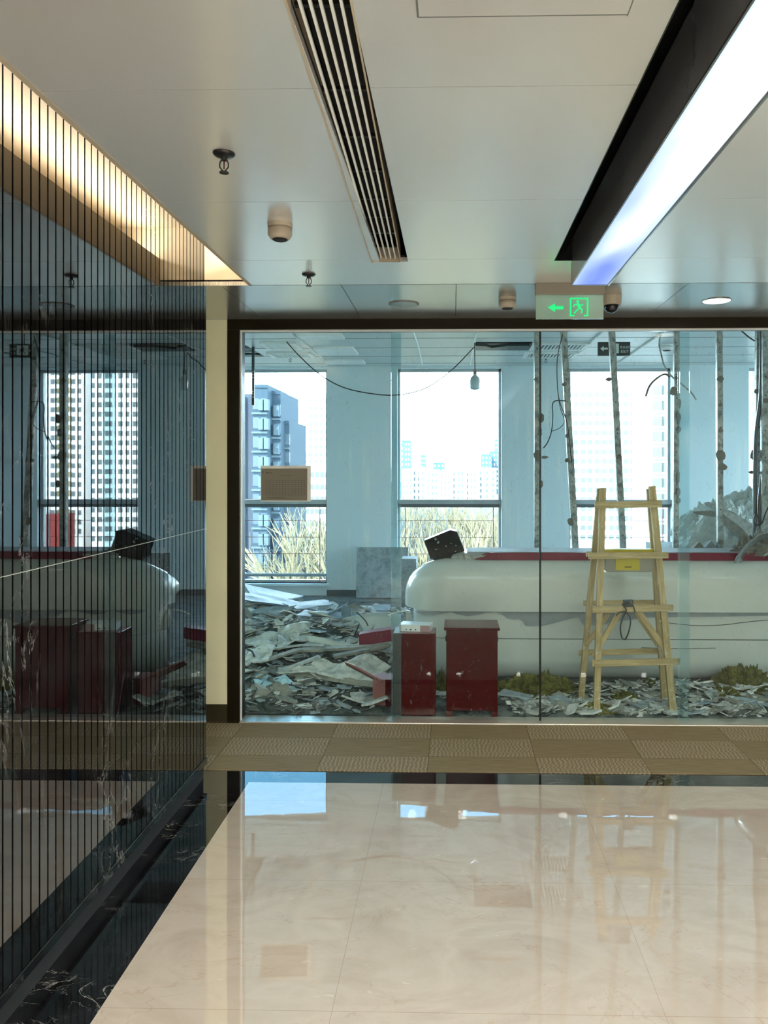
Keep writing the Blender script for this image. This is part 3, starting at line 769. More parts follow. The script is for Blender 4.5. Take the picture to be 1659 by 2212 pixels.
# office ceiling: panels with joints, holes and louvred lights
mb = MB()
holeA = (at(520, 760, 8.0).x-.6, -2.35, 7.7, 9.0)       # missing tiles, upper left
pc = on(1027, 741, HB); pd = on(1145, 750, HB)
holeB = (pc.x, pd.x, pd.y-.02, pc.y+.22) if pc.y > pd.y else (pc.x, pd.x, pc.y, pd.y+.02)
plate_cells(mb, -5.2, 9.6, YG+.1, YB+.3, [(-3.6, -2.2, 7.6, 8.9), (pc.x, pd.x, 7.95, 8.13)], HB, HB+.02)
struct('ceiling_office', mb, 'office_ceiling', 'grey panelled ceiling of the stripped office')
mb = MB(); mb.box(-5.3, 9.7, YG, YB+.3, HB+.28, HB+.3); mb.box(-3.8, -2.0, 7.4, 9.1, HB+.12, HB+.14); struct('ceiling_office_slab', mb, 'counter_dark', 'dark slab above the office ceiling')
mb = MB()
for y in [5.9+.6*k for k in range(7)]: mb.box(-5.2, 9.6, y-.004, y+.004, HB-.002, HB+.001)
struct('trim_office_ceiling_joints', mb, 'counter_dark', 'dark joints of the office ceiling')
for pts, lab in ((((893, 716), (903, 745), (912, 787)), 'thin pale T-bar strip bent along the office ceiling left of the bulb'),
                 (((1029, 716), (1023, 750), (1015, 787)), 'thin pale T-bar strip along the office ceiling beside the bulb cord'),
                 (((625, 716), (690, 765), (706, 787)), 'pale T-bar strip along the office ceiling above the left window'),
                 (((1300, 716), (1232, 777)), 'long pale T-bar strip crossing the office ceiling left of the inner exit sign'),
                 (((1432, 716), (1333, 785)), 'long pale T-bar strip crossing the office ceiling right of the inner exit sign')):
    pp = [on(a, b, HB) for a, b in pts]
    m = MB(); m.tube([q+Vector((0, 0, -.006)) for q in pp], .011, 4)
    tag(m.build('ceiling_strip_bar', 'white_strip'), lab, 'ceiling strip', 'loose T-bars of the office ceiling')
def louvre(pxl, pxr, pya, pyb, label):
    a = on(pxl, pya, HB); b = on(pxr, pyb, HB); y1, y0 = max(a.y, b.y), min(a.y, b.y)
    x0, x1 = min(a.x, b.x), max(a.x, b.x)
    t = thing('louvre_light', label, 'ceiling light', ((x0+x1)/2, (y0+y1)/2, HB), 'louvred lights in the office ceiling')
    m = MB(); plate_cells(m, x0, x1, y0, y1, [(x0+.05, x1-.05, y0+.04, y1-.04)], HB-.02, HB+.0); m.build('frame', 'white_strip', t)
    m = MB(); m.box(x0+.05, x1-.05, y0+.04, y1-.04, HB-.003, HB-.001); m.build('reflector', 'sign_dark', t)
    n = 13
    for k in range(n):
        x = x0+.07+(x1-x0-.14)*k/(n-1); MB().box(x-.007, x+.007, y0+.04, y1-.04, HB-.018, HB-.004).build('louvre_blade', 'white_strip', t)
louvre(560, 655, 739, 752, 'louvred strip light in the office ceiling at the upper left, nearer one')
louvre(575, 682, 761, 770, 'louvred strip light in the office ceiling at the upper left, farther one')
louvre(1150, 1262, 740, 753, 'louvred strip light left of the inner exit sign, nearer one')
louvre(1135, 1240, 760, 771, 'louvred strip light left of the inner exit sign, farther one')
for a, b, c, d, lab in ((640, 745, 719, 728, 'flat pale ceiling tray at the upper left of the office ceiling, nearest of three'), (675, 775, 748, 763, 'flat pale ceiling tray at the upper left of the office ceiling, middle of three'), (700, 790, 776, 783, 'flat pale ceiling tray at the upper left of the office ceiling, farthest of three')):
    u = on(a, c, HB); v = on(b, d, HB)
    tag(MB().box(min(u.x, v.x), max(u.x, v.x), min(u.y, v.y), max(u.y, v.y), HB-.025, HB-.001).build('ceiling_tray', 'white_strip'), lab, 'ceiling tray', 'pale trays in the office ceiling')
# dark plate added in place of the torn opening above the bulb
z0 = HB-.0
pp = [on(1027, 741, HB), on(1050, 742, HB), on(1062, 746, HB), on(1100, 741, HB), on(1144, 741, HB), on(1142, 751, HB), on(1027, 751, HB)]
tag(MB().slab([(q.x, q.y) for q in pp], HB-.03, HB-.003).build('ceiling_hole_patch', 'sign_dark'), 'dark flat patch standing for the black ceiling hole right of the bulb cord', 'ceiling hole')
detector(1440, 745, .07, 'white round smoke detector on the office ceiling right of the inner exit sign', HB, 'white_strip', group='detectors of the office')
sprinkler(627, 771, 'small dark sprinkler on the office ceiling above the left window', HB, 'office sprinklers')
sprinkler(1179, 773, 'small dark sprinkler on the office ceiling above the sliding doors', HB, 'office sprinklers')
# hanging dark perforated strip, upper left
a = at(547, 765, 8.2); b = at(547, 875, 8.2)
t = thing('hanging_metal_strip', 'dark perforated metal strip hanging in front of the left window', 'metal strip', (a.x, 8.2, b.z))
stp = MB().box(a.x-.013, a.x+.013, 8.19, 8.21, b.z, HB+.05).build('strip', 'sign_dark', t)
for z in [b.z+.08+.03*k for k in (0, 1, 2, 7, 8, 9)]: MB().box(a.x-.004, a.x+.004, 8.186, 8.19, z, z+.012).build('perforation', 'white_strip', stp)
for k, w in enumerate(('nearest', 'second nearest', 'middle', 'second farthest', 'farthest')):
    tag(MB().box(-3.5+.15*k, -2.25, 7.7+.26*k, 7.78+.26*k, HB+.03, HB+.06).build('ceiling_duct', 'shadow_and_parts'), 'dark duct in the hole of the office ceiling, '+w+' of five', 'duct', 'ducts in the ceiling hole')
# hanging bulb with cord + sagging cable
YBU = 7.9
a = at(1025, 752, YBU); b = at(1026, 797, YBU)
t = thing('hanging_bulb', 'large pale bulb hanging on a dark cord before the middle window', 'lamp', at(1026, 842, YBU))
MB().tube([(a.x, YBU, HB), (b.x, YBU, b.z)], .005).build('cord', 'cable', t)
zb1 = at(1026, 842, YBU).z; s = 1660/YBU
m = MB(); m.lathe((b.x, YBU, 0), [(.012, b.z+.0), (.018, b.z-.012), (.018, b.z-.05), (.014, b.z-.055)][::-1], 16); m.build('socket', 'grey_plastic', t, True)
m = MB(); m.lathe((b.x, YBU, zb1), [(.03, 0), (.048, .008), (.052, .03), (.052, .10), (.045, .125), (.02, .15), (.015, .165)], 24); m.build('glass_bulb', 'bulb', t, True)
def curve_pts(ctrl, n=24):
    out = []
    c = [Vector(p) for p in ctrl]; c = [c[0]*2-c[1]]+c+[c[-1]*2-c[-2]]
    for i in range(1, len(c)-2):
        for k in range(n):
            u = k/n; p0, p1, p2, p3 = c[i-1], c[i], c[i+1], c[i+2]
            out.append(0.5*((2*p1)+(-p0+p2)*u+(2*p0-5*p1+4*p2-p3)*u*u+(-p0+3*p1-3*p2+p3)*u**3))
    out.append(c[-2]); return out
def cable(ctrl, r, label, name='cable', mat='cable', cat='cable', n=10, group=None):
    m = MB().tube(curve_pts(ctrl, n), r, 6); return tag(m.build(name, mat, smooth=True), label, cat, group)
cable([at(a, b, YBU-.02) for a, b in ((598, 712), (640, 762), (690, 808), (740, 836), (800, 850), (860, 853), (920, 838), (975, 800), (1024, 750))], .006,
      'long black cable sagging under the office ceiling towards the bulb')

# inner exit sign (dark board)
YI = 7.2
q0 = at(1291, 769, YI); q1 = at(1361, 739, YI)
sg = thing('exit_sign_board', 'small black exit sign with a white arrow hung behind a metal stud', 'exit sign', ((q0.x+q1.x)/2, YI, q0.z))
MB().box(q0.x, q1.x, YI-.015, YI+.015, q0.z, q1.z).build('board', 'sign_dark', sg, bevel=.004)
MB().tube([((q0.x+q1.x)/2, YI, q1.z), ((q0.x+q1.x)/2, YI, HB)], .006).build('hanger', 'cable', sg)
m = MB(); PI_ = lambda px, py: (at(px, py, YI-.02).x, at(px, py, YI-.02).z)
m.prism([PI_(*a) for a in ((1297, 753), (1304, 747), (1304, 751), (1313, 751), (1313, 755), (1304, 755), (1304, 759))], YI-.018, YI-.0145)
m.prism([PI_(*a) for a in ((1316, 742), (1337, 742), (1337, 763), (1316, 763))], YI-.018, YI-.0145)
m.build('arrow_and_door', 'sign_white', sg)
m = MB(); running_man(m, lambda u, v: PI_(1317+u*.5, 743+v*.5), YI-.0215, YI-.0185); m.build('running_figure', 'sign_dark', sg)
def text_obj(txt, name, loc, size, mat, parent, rotz=0):
    cu = bpy.data.curves.new(name, 'FONT'); cu.body = txt; cu.size = size; cu.extrude = .001
    tmp = bpy.data.objects.new(name+'_tmp', cu); COL.objects.link(tmp)
    dg = bpy.context.evaluated_depsgraph_get(); me = bpy.data.meshes.new_from_object(tmp.evaluated_get(dg))
    bpy.data.objects.remove(tmp)
    o = bpy.data.objects.new(name, me); COL.objects.link(o); me.materials.clear(); me.materials.append(MAT[mat])
    o.parent = parent; o.location = Vector(loc)-wl_of(parent); o.rotation_euler = (PI/2, 0, rotz); return o
a = at(1339, 752, YI-.02); text_obj('安全出口', 'sign_text', (a.x, YI-.017, a.z), .026, 'sign_white', sg)
a = at(1341, 762, YI-.02); text_obj('EXIT', 'sign_text', (a.x, YI-.017, a.z), .036, 'sign_white', sg)

# panels leaning on the far wall
a = at(768, 1296, YB-.25); b = at(872, 1192, YB-.25)
m = MB(); m.box(a.x, b.x+.05, YB-.16, YB-.13, 0.0, .63, rot=(math.radians(-8), 0, 0))
tag(m.build('leaning_board', 'board_b', bevel=.003), 'square grey board leaning on the far wall between the left and middle windows', 'board')
a = at(868, 1310, 8.9)
t = thing('equipment_cabinet', 'tall grey metal cabinet standing behind the left end of the white counter', 'cabinet', (a.x+.05, 8.9, 0))
MB().box(a.x, a.x+.17, 8.8, 9.1, 0, .58).build('body', 'board_b', t, bevel=.004)
MB().box(a.x+.13, a.x+.175, 8.79, 8.80, .05, .54).build('door', 'shadow_and_parts', t)

# ================================================================== RED CABINETS
def red_cabinet(px0, px1, pyt, pyb, Y, depth, lid, label):
    a = at(px0, pyb, Y); b = at(px1, pyt, Y); h = b.z
    t = thing('fire_equipment_cabinet', label, 'cabinet', ((a.x+b.x)/2, Y+depth/2, 0))
    if not lid:
        MB().box(a.x, b.x, Y, Y+depth, 0.012, h).build('body', 'red', t, bevel=.006)
        MB().box(a.x+.006, b.x-.006, Y+.006, Y+depth-.006, h, h+.002).build('top', 'red_top', t)
        MB().box(a.x+.02, b.x-.02, Y+.01, Y+depth-.01, 0, .012).build('plinth', 'black', t)
        return t, h+.002
    bd = MB().box(a.x, b.x, Y, Y+depth, 0.045, h-.018).build('body', 'red', t, bevel=.004)
    MB().box(a.x-.014, b.x+.014, Y-.012, Y+depth+.012, h-.018, h).build('lid', 'red', t, bevel=.004)
    for s in (0, 1):
        for yy in (0, depth-.03):
            xx = a.x if s == 0 else b.x-.04
            MB().box(xx, xx+.04, Y+yy, Y+yy+.03, 0, .045).build('foot', 'red', t)
    for xx in (a.x-.006, b.x): MB().box(xx, xx+.006, Y+.05, Y+.10, h-.10, h-.072).build('handle', 'black', bd, bevel=.002)
    return t, h
c1, h1 = red_cabinet(848, 941, 1369, 1557, 4.96, .20, False, 'narrow dark red cabinet with a white router box on top')
c2, h2 = red_cabinet(964, 1075, 1356, 1557, 4.96, .26, True, 'wider dark red cabinet with a projecting lid and short feet')
# router on cabinet
a = at(864, 1366, 4.99); b = at(909, 1346, 4.99)
t = thing('router_box', 'flat white electronic box with small ports lying on the narrow red cabinet', 'router', (a.x+.1, 5.05, h1))
w_ = .205; zc_ = h1+.001
Mz = Euler((0, 0, math.radians(-8))).to_matrix()
def rb(mb, x0, x1, y0, y1, z0, z1):
    c = Vector((a.x+.1, 5.06, 0)); mb.box(x0, x1, y0, y1, z0, z1)
    for i in range(len(mb.v)-8, len(mb.v)): p = mb.v[i]; q = Mz@(p-c); mb.v[i] = c+q
    return mb
csg = rb(MB(), a.x+.0, a.x+.205, 5.00, 5.12, zc_, zc_+.045).build('casing', 'white_plastic', t, bevel=.003)
rb(MB(), a.x+.140, a.x+.2055, 4.9985, 5.0, zc_+.001, zc_+.043).build('side_panel', 'red_top', t)
for dx, w2_ in ((.045, .006), (.07, .012), (.105, .008)): rb(MB(), a.x+dx, a.x+dx+w2_, 4.998, 5.0, zc_+.010, zc_+.018).build('port', 'black', csg)

# ================================================================== WHITE RECEPTION COUNTER
CY0 = 5.66       # foremost bulge
xL = at(876, 1300, 5.95).x
ctr = thing('reception_counter', 'long white glossy counter with rounded left end and crimson band, broken panels', 'reception counter', (1.5, 6.0, 0))
XR = 4.6
def counter_section(z0, z1, xl, aL, bulge, n=28, name='upper_panel', mat='counter', topround=.9, botround=.15, ydepth=.62):
    # front shell: for every x a profile of points from top to bottom
    grid = []
    xsn = [xl+aL*(1-math.cos(PI/2*i/16)) for i in range(17)]+[xl+aL+(XR-xl-aL)*i/10 for i in range(1, 11)]
    for x in xsn:
        u = min(1, (x-xl)/aL); s_ = math.sqrt(max(0.0, 1-(1-u)**2))
        col = []
        for j in range(n+1):
            v = j/n                                   # 0 top back .. 1 bottom
            # profile: flat top edge rounds to a bulge and tucks in at the foot
            ang = v*PI
            zc = (z0+z1)/2; hh = (z1-z0)/2
            zt_ = z1-(z1-z0)*topround*(1-s_)
            zb_2 = z0+(z1-z0)*botround*(1-s_)
            zz = (zt_+zb_2)/2+(zt_-zb_2)/2*math.cos(ang)
            prof = bulge(v)
            yy = CY0+prof+(1-s_)*.34
            col.append((x, yy, zz))
        grid.append(col)
    m = MB().sheet(grid, .012)
    return m.build(name, mat, ctr, smooth=True)
# height levels measured on the front
zsA = .558; zsB = .352
up = lambda v: .20*(1-math.sin(PI*min(1, v*1.15)*.5))**1.6 if v < .87 else 0.0
counter_section(zsA, .925, xL, .34, lambda v: .16*max(0, 1-v*2.2)**2, name='upper_panel', topround=.78, botround=0.0)
xL2 = at(893, 1340, 5.9).x
counter_section(zsB, zsA-.012, xL2, .30, lambda v: .045, name='middle_panel', topround=0.0, botround=0.0)
counter_section(.03, zsB-.006, xL2+.02, .30, lambda v: .045+.55*max(0, v-.5)**1.7, name='lower_panel', topround=0.0, botround=0.0)
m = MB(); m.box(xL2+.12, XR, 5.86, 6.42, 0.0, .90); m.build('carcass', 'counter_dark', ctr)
m = MB(); m.box(xL+.30, XR, CY0+.13, 6.50, .915, .93); m.build('worktop', 'counter', ctr)
# crimson band with jagged torn left end
xr0 = at(1040, 1200, CY0+.12).x
zr_0, zr_1 = at(1200, 1210, CY0+.11).z, at(1200, 1194, CY0+.11).z
poly = [(xr0, zr_0), (XR, zr_0), (XR, zr_1), (xr0+.06, zr_1), (xr0+.01, zr_1-.012), (xr0+.045, zr_1-.02), (xr0-.05, zr_0+.006)]
MB().prism(poly, CY0+.10, CY0+.14).build('crimson_band', 'red_trim', ctr)
m = MB(); m.box(at(1010, 1200, 5.8).x, XR, CY0+.135, 6.1, zr_0, zr_1+.004); m.build('band_core', 'shadow_and_parts', ctr)
# ragged grey strip under the seam: the peeling panel's shadow built as a plate
rr = random.Random(11)
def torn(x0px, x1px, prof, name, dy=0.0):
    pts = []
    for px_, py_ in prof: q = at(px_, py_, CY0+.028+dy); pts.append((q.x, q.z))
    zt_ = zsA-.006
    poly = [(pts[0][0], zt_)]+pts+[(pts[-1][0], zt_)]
    MB().prism(poly[::-1], CY0+.028+dy, CY0+.033+dy).build(name, 'shadow_and_parts', ctr)
torn(0, 0, [(1092, 1334), (1100, 1337), (1112, 1338), (1122, 1337), (1130, 1342), (1135, 1352), (1146, 1353), (1170, 1352), (1190, 1348), (1215, 1341), (1240, 1335), (1250, 1334), (1256, 1345), (1262, 1352), (1300, 1350), (1330, 1343), (1400, 1334), (1560, 1332), (1659, 1330), (1700, 1328)], 'panel_shadow')
torn(0, 0, [(900, 1322), (912, 1327), (935, 1330), (955, 1326), (975, 1322), (990, 1328), (1010, 1331), (1035, 1328), (1050, 1324), (1070, 1322), (1092, 1332)], 'panel_shadow', .001)
# rubble on counter end, jagged core pieces
m = MB()
for k in range(9):
    px_ = 985+rr.random()*60; q = at(px_, 1200, CY0+.17); s1 = rr.uniform(.02, .05)
    m.box(q.x-s1, q.x+s1, q.y-s1, q.y+s1, .925, .925+rr.uniform(.02, .045), rot=(rr.uniform(-.2, .2), rr.uniform(-.25, .25), rr.uniform(0, 3)))
tag(m.build('broken_counter_chips', 'board_a'), 'pale chips of broken panel on the counter top beside the black box', 'rubble', kind='stuff')
# small dark scuffs, wires on counter front
cable([at(a, b, CY0+.022) for a, b in ((1440, 1345), (1500, 1351), (1560, 1350), (1610, 1344), (1670, 1338))], .0022, 'thin dark wire hanging along the counter front right of the ladder')
cable([at(a, b, CY0-.0) for a, b in ((1386, 1399), (1450, 1401), (1500, 1401), (1546, 1400))], .003, 'thin brown rod stuck along the lower seam of the counter', 'thin_rod', 'plaster', 'rod')

# black tilted box on the counter end
pts = [(916, 1168), (972, 1145), (987, 1148), (1004, 1190), (945, 1220), (935, 1207), (930, 1208)]
Yk = 5.86; pc_ = at(960, 1182, Yk)
t = thing('black_box', 'tilted glossy black box leaning on the rounded end of the white counter', 'box', at(960, 1218, Yk))
q = [at(a, b, Yk) for a, b in pts]
MB().prism([(v.x, v.z) for v in q[::-1]], Yk, Yk+.16).build('casing', 'black_box', t, bevel=.003)
q = [at(a, b, Yk-.002) for a, b in ((922, 1169), (970, 1149), (984, 1152), (998, 1187), (946, 1212))]
fpn = MB().prism([(v.x, v.z) for v in q[::-1]], Yk-.004, Yk-.0005).build('front_panel', 'black_panel', t)
for k in range(7):
    a = at(935+rr.random()*50, 1165+rr.random()*35, Yk-.006); MB().box(a.x-.004, a.x+.010, Yk-.0055, Yk-.004, a.z, a.z+rr.uniform(.003, .02), rot=(0, rr.uniform(-1, 1), 0)).build('paint_scratch', 'board_b', fpn)

# ================================================================== WOODEN TRESTLE LADDER
YF0, YFT, YBK = 5.02, 5.125, 5.26
lad = thing('wooden_ladder', 'worn wooden trestle ladder speckled with paint standing in the rubble behind the glass', 'ladder', at(1355, 1545, 5.1))
W[lad.name] = Vector(lad.location)
def lpt(px, py, front=True):
    f = (1550-py)/500.0
    Y = (YF0+(YFT-YF0)*f) if front else (YBK+(YFT+.02-YBK)*f)
    return at(px, py, Y)
def lbar(name, a, b, w, d, front=True, yoff=0.0, mat='wood'):
    A = lpt(*a, front); B = lpt(*b, front); A.y += yoff; B.y += yoff
    mid = (A+B)/2; L = (B-A).length
    # local mesh with grain along local z
    m = MB().box(-w/2, w/2, -d/2, d/2, -L/2, L/2); o = m.build(name, mat, lad, bevel=.003, origin=(0, 0, 0))
    dr = (B-A).normalized(); o.rotation_mode = 'QUATERNION'
    zax = dr; yax = Vector((0, 1, 0)); xax = yax.cross(zax).normalized(); yax = zax.cross(xax).normalized()
    o.rotation_quaternion = Matrix((xax, yax, zax)).transposed().to_quaternion()
    o.location = mid-W[lad.name]
    return o
lbar('leg', (1288, 1546), (1302, 1054), .042, .034)
lbar('leg', (1455, 1552), (1408, 1050), .044, .034)
lbar('leg', (1254, 1526), (1297, 1056), .040, .032, False, .012)
lbar('leg', (1438, 1528), (1404, 1056), .042, .032, False, .012)
for a, b, w in (((1283, 1091), (1427, 1088), .045), ((1270, 1200), (1441, 1198), .042), ((1277, 1316), (1452, 1311), .040), ((1276, 1431), (1466, 1426), .042)):
    lbar('rung', a, b, w, .022, True, -.028)
for a, b, w in (((1252, 1413), (1424, 1409), .038), ((1262, 1305), (1418, 1303), .034), ((1268, 1198), (1430, 1196), .036)):
    lbar('rung', a, b, w, .02, False, .035)
lbar('brace', (1282, 1421), (1341, 1323), .034, .018, True, .026)
lbar('brace', (1449, 1419), (1380, 1321), .038, .018, True, .026)
lbar('brace', (1266, 1392), (1314, 1325), .030, .016, False, -.012)
lbar('brace', (1420, 1392), (1374, 1323), .032, .016, False, -.012)
lbar('label_tape', (1425, 1342), (1438, 1338), .006, .002, True, -.0, 'paper')
lbar('wrapped_tape', (1345, 1302), (1365, 1301), .045, .036, True, -.028, 'sign_dark')
# tray with yellow panel and yellow tape
a = at(1305, 1234, 5.15); b = at(1411, 1189, 5.15)
tr = thing('tool_tray', 'dusty plastic tool case with a yellow centre panel hanging under the ladder shelf', 'tool tray', ((a.x+b.x)/2, 5.15, a.z))
prof = [(a.x+.012, a.z), (b.x-.03, a.z), (b.x-.008, a.z+.012), (b.x, b.z-.03), (a.x, b.z-.03), (a.x, a.z+.012)]
m = MB(); m.prism(prof[::-1], 5.105, 5.175); m.build('case', 'tray', tr, bevel=.004)
c0 = at(1330, 1233, 5.1); c1_ = at(1382, 1205, 5.1)
ypl = MB().box(c0.x, c1_.x, 5.099, 5.105, c0.z+.004, c1_.z).build('yellow_panel', 'yellow', tr)
c2_ = at(1350, 1226, 5.09); MB().box(c2_.x, c2_.x+.045, 5.096, 5.099, c2_.z, c2_.z+.005).build('latch', 'black', ypl)
d0 = at(1300, 1193, 5.13); d1 = at(1414, 1186, 5.13)
MB().box(d0.x, d1.x, 5.11, 5.17, b.z-.03, d1.z).build('lid', 'yellow', tr, bevel=.003)
# cord tied to ladder
Yc = YF0+.0
cable([at(a, b, Yc) for a, b in ((1372, 1322), (1366, 1306), (1352, 1302), (1345, 1306), (1353, 1318), (1345, 1335), (1340, 1355), (1343, 1376), (1350, 1381), (1357, 1368), (1362, 1345), (1359, 1330), (1350, 1322), (1336, 1324), (1331, 1330))], .0048,
      'dark green cord looped over the middle rung of the ladder', 'looped_cord', cat='cord')

# ================================================================== METAL STUDS STANDING BEHIND THE COUNTER
YST = 6.35
def stud(p_top, p_bot, label, lumps, Y=YST, w=.050, d=.045, flip=False, zb=None):
    A = at(*p_top, Y); B = at(*p_bot, Y); dr = (A-B); k = (HB-B.z)/dr.z; T = B+dr*k
    if zb is not None: B = B+dr*((zb-B.z)/dr.z)
    t = thing('metal_stud', label, 'metal stud', B, None)
    # C profile
    xax = Vector((1, 0, 0)); m = MB()
    def strip(x0, x1, y0, y1):
        vs = [P_+Vector((x, y, 0)) for P_ in (B, T) for x, y in ((x0, y0), (x1, y0), (x1, y1), (x0, y1))]
        m.add(vs, [(3, 2, 1, 0), (4, 5, 6, 7), (0, 1, 5, 4), (1, 2, 6, 5), (2, 3, 7, 6), (3, 0, 4, 7)])
    strip(-w/2, w/2, -d/2, -d/2+.002); sx = 1 if flip else -1
    strip(sx*w/2-.001, sx*w/2+.001, -d/2, d/2); strip(-sx*w/2-.001, -sx*w/2+.001, -d/2, d/2)
    chn = m.build('channel', 'stud', t)
    for (py, dx, sz, asp) in lumps:
        c = at(0, py, Y).z; f = (c-B.z)/(T.z-B.z); q = B+(T-B)*f+Vector((dx, -d/2-.006, 0))
        mm = MB(); n = 9; pr = [(q.x+sz*math.cos(2*PI*i/n)*rr.uniform(.7, 1.15), q.z+sz*asp*math.sin(2*PI*i/n)*rr.uniform(.7, 1.2)) for i in range(n)]
        mm.prism(pr, q.y-.008, q.y+.005); mm.build('plaster_lump', 'plaster', t)
    for k in range(9):
        f = (k+.5)/9+rr.uniform(-.02, .02); q = B+(T-B)*f; MB().box(q.x-.004, q.x+.004, q.y-d/2-.003, q.y-d/2, q.z-.004, q.z+.004).build('screw', 'black', chn)
    return t
zt0 = .93
stud((1160, 715), (1160, 1190), 'thin upright metal stud just left of the sliding door joint', [(823, -.01, .022, .8), (905, .028, .03, 1.2), (985, .0, .036, 1.3), (988, .06, .03, .5), (935, .02, .02, 1.6), (1045, .03, .018, 1.6)], w=.045, zb=zt0)
stud((1217, 715), (1243, 1190), 'leaning metal stud just right of the sliding door joint', [(775, 0, .02, 1), (834, -.02, .02, 1), (943, -.02, .022, 1), (995, -.03, .02, 1), (1125, -.03, .03, 1.2)], zb=zt0)
stud((1321, 715), (1346, 1190), 'leaning metal stud in front of the right window, behind the ladder top', [(824, -.05, .03, .5), (988, 0, .022, 1.1), (1048, 0, .02, 1), (930, 0, .012, .7)], w=.048, zb=zt0)
stud((1461, 722), (1459, 1190), 'upright metal stud at the right edge of the right window, crusted with plaster', [(822, -.005, .024, 1), (850, -.03, .032, 1.2), (875, .02, .014, 2.5), (905, .012, .018, 3), (930, .014, .016, 2), (1030, .01, .016, 3), (1062, .012, .016, 2.5), (1080, .015, .018, 1.5)], w=.042, zb=zt0)
stud((1553, 715), (1555, 1190), 'upright metal stud between the right window and the frame edge with a ragged grey patch', [(823, 0, .028, .8), (877, 0, .018, 1), (933, 0, .018, 1), (985, .0, .042, 1.1), (1010, .01, .045, .7), (1053, 0, .018, .9), (1168, 0, .02, 1)], w=.043, zb=zt0)
# cluster at the right edge
stud((1640, 715), (1634, 1190), 'dark upright stud at the right edge, leftmost of its cluster', [(850, -.02, .03, .6), (985, -.04, .03, 1.6), (1020, -.05, .03, .5)], Y=6.2, w=.05, zb=zt0)
stud((1652, 715), (1650, 1190), 'dark upright stud at the very right edge of the photo', [(870, .0, .02, 1)], Y=6.1, w=.045, zb=zt0)
for pts, lab in ((((1645, 715), (1643, 850), (1632, 960), (1630, 1170)), 'dark pipe hanging among the studs at the right edge, straight one'),
                 (((1657, 720), (1656, 900), (1648, 1000), (1640, 1100), (1646, 1160)), 'dark pipe hanging at the right edge, bent at its foot')):
    cable([at(a, b, 6.12) for a, b in pts], .016, lab, 'hanging_pipe', 'win_dark', 'pipe', 8, 'pipes at the right edge')
# hanging wires and strips
for pts, r, lab, mt in ((((1216, 722), (1206, 760), (1203, 800), (1207, 860), (1225, 915), (1235, 1000)), .004, 'thin dark wire hanging down along the leaning stud right of the door joint', 'cable'),
                    (((1222, 866), (1200, 866), (1193, 876), (1194, 900), (1191, 932), (1183, 955), (1174, 968)), .005, 'dark wire curling out left from the leaning stud', 'cable'),
                    (((1190, 932), (1208, 925), (1219, 910), (1210, 880), (1205, 850)), .003, 'thin looped wire beside the leaning stud', 'cable'),
                    (((1427, 722), (1424, 745), (1428, 765), (1435, 790), (1450, 812), (1465, 824), (1490, 845), (1504, 864)), .007, 'grey flexible conduit hanging in front of the right window', 'stud'),
                    (((1395, 856), (1403, 834), (1418, 818), (1436, 808), (1447, 815)), .009, 'bent reddish plastic strip curling left across the right window', 'plaster'),
                    (((1602, 715), (1620, 730), (1640, 742)), .006, 'short black cable at the upper right corner of the glass', 'cable')):
    cable([at(a, b, 6.28) for a, b in pts], r, lab, 'hanging_wire', mt, 'wire', 8)

# ================================================================== HEAP BEHIND COUNTER AT RIGHT
def blob(c, rx, ry, rz, seed, amp=.25, freq=3.0, nu=28, nv=14, flat=True):
    """closed lumpy heap, flat underneath"""
    c = Vector(c); m = MB(); rows = []
    for j in range(nv+1):
        th = (PI/2)*j/nv
        row = []
        for i in range(nu):
            a = 2*PI*i/nu; d = Vector((math.cos(a)*math.cos(th), math.sin(a)*math.cos(th), math.sin(th)))
            k = 1+amp*noise.noise(d*freq+Vector((seed, 0, 0)))+amp*.5*noise.noise(d*freq*3+Vector((0, seed, 0)))
            row.append(c+Vector((d.x*rx*k, d.y*ry*k, max(0, d.z*rz*k*(1+amp*noise.noise(d*freq*5+Vector((seed, seed, 0))))))))
        rows.append(row)
    for row in rows: m.v += row
    for j in range(nv):
        for i in range(nu):
            a = j*nu+i; b = j*nu+(i+1) % nu; m.f.append((a, b, b+nu, a+nu))
    m.f.append(tuple(reversed(range(nu)))); m.f.append(tuple(nv*nu+i for i in range(nu)))
    return m
CT = .93
q = at(1560, 1185, 6.72)
m = MB().box(at(1440, 1190, 6.5).x, 4.6, 6.51, 7.2, 0, .93); tag(m.build('side_bench', 'board_b'), 'grey low bench behind the right part of the white counter', 'bench')
tag(blob((q.x, 6.8, CT), .42, .26, .36, 3.1, .22, 2.2, 64, 32).build('plaster_mound', 'mound'), 'pale rough plaster mound heaped behind the counter at the right', 'rubble mound', kind='stuff')
q = at(1640, 1185, 6.8)
tag(blob((q.x+.1, 6.95, CT), .55, .22, .46, 5.1, .2, 2.2, 64, 32).build('plaster_mound', 'mound'), 'larger pale mound at the right edge behind the counter', 'rubble mound', kind='stuff')
def slab_poly(px_pts, Y, th, name, mat, lab, cat='board', tilt=0.0, group=None):
    q = [at(a, b, Y) for a, b in px_pts]; zc = sum(v.z for v in q)/len(q)
    m = MB(); n = len(q)
    m.prism([(v.x, v.z) for v in q[::-1]], Y, Y+th)
    for i in range(len(m.v)): m.v[i].y += (m.v[i].z-zc)*tilt
    return tag(m.build(name, mat), lab, cat, group)
slab_poly([(1527, 1087), (1536, 1085), (1562, 1094), (1632, 1136), (1640, 1146), (1620, 1165), (1600, 1152), (1570, 1118), (1530, 1094)], 6.52, .03, 'broken_slab', 'board_a', 'long pale broken slab sticking up from the mound at the right', tilt=.5)
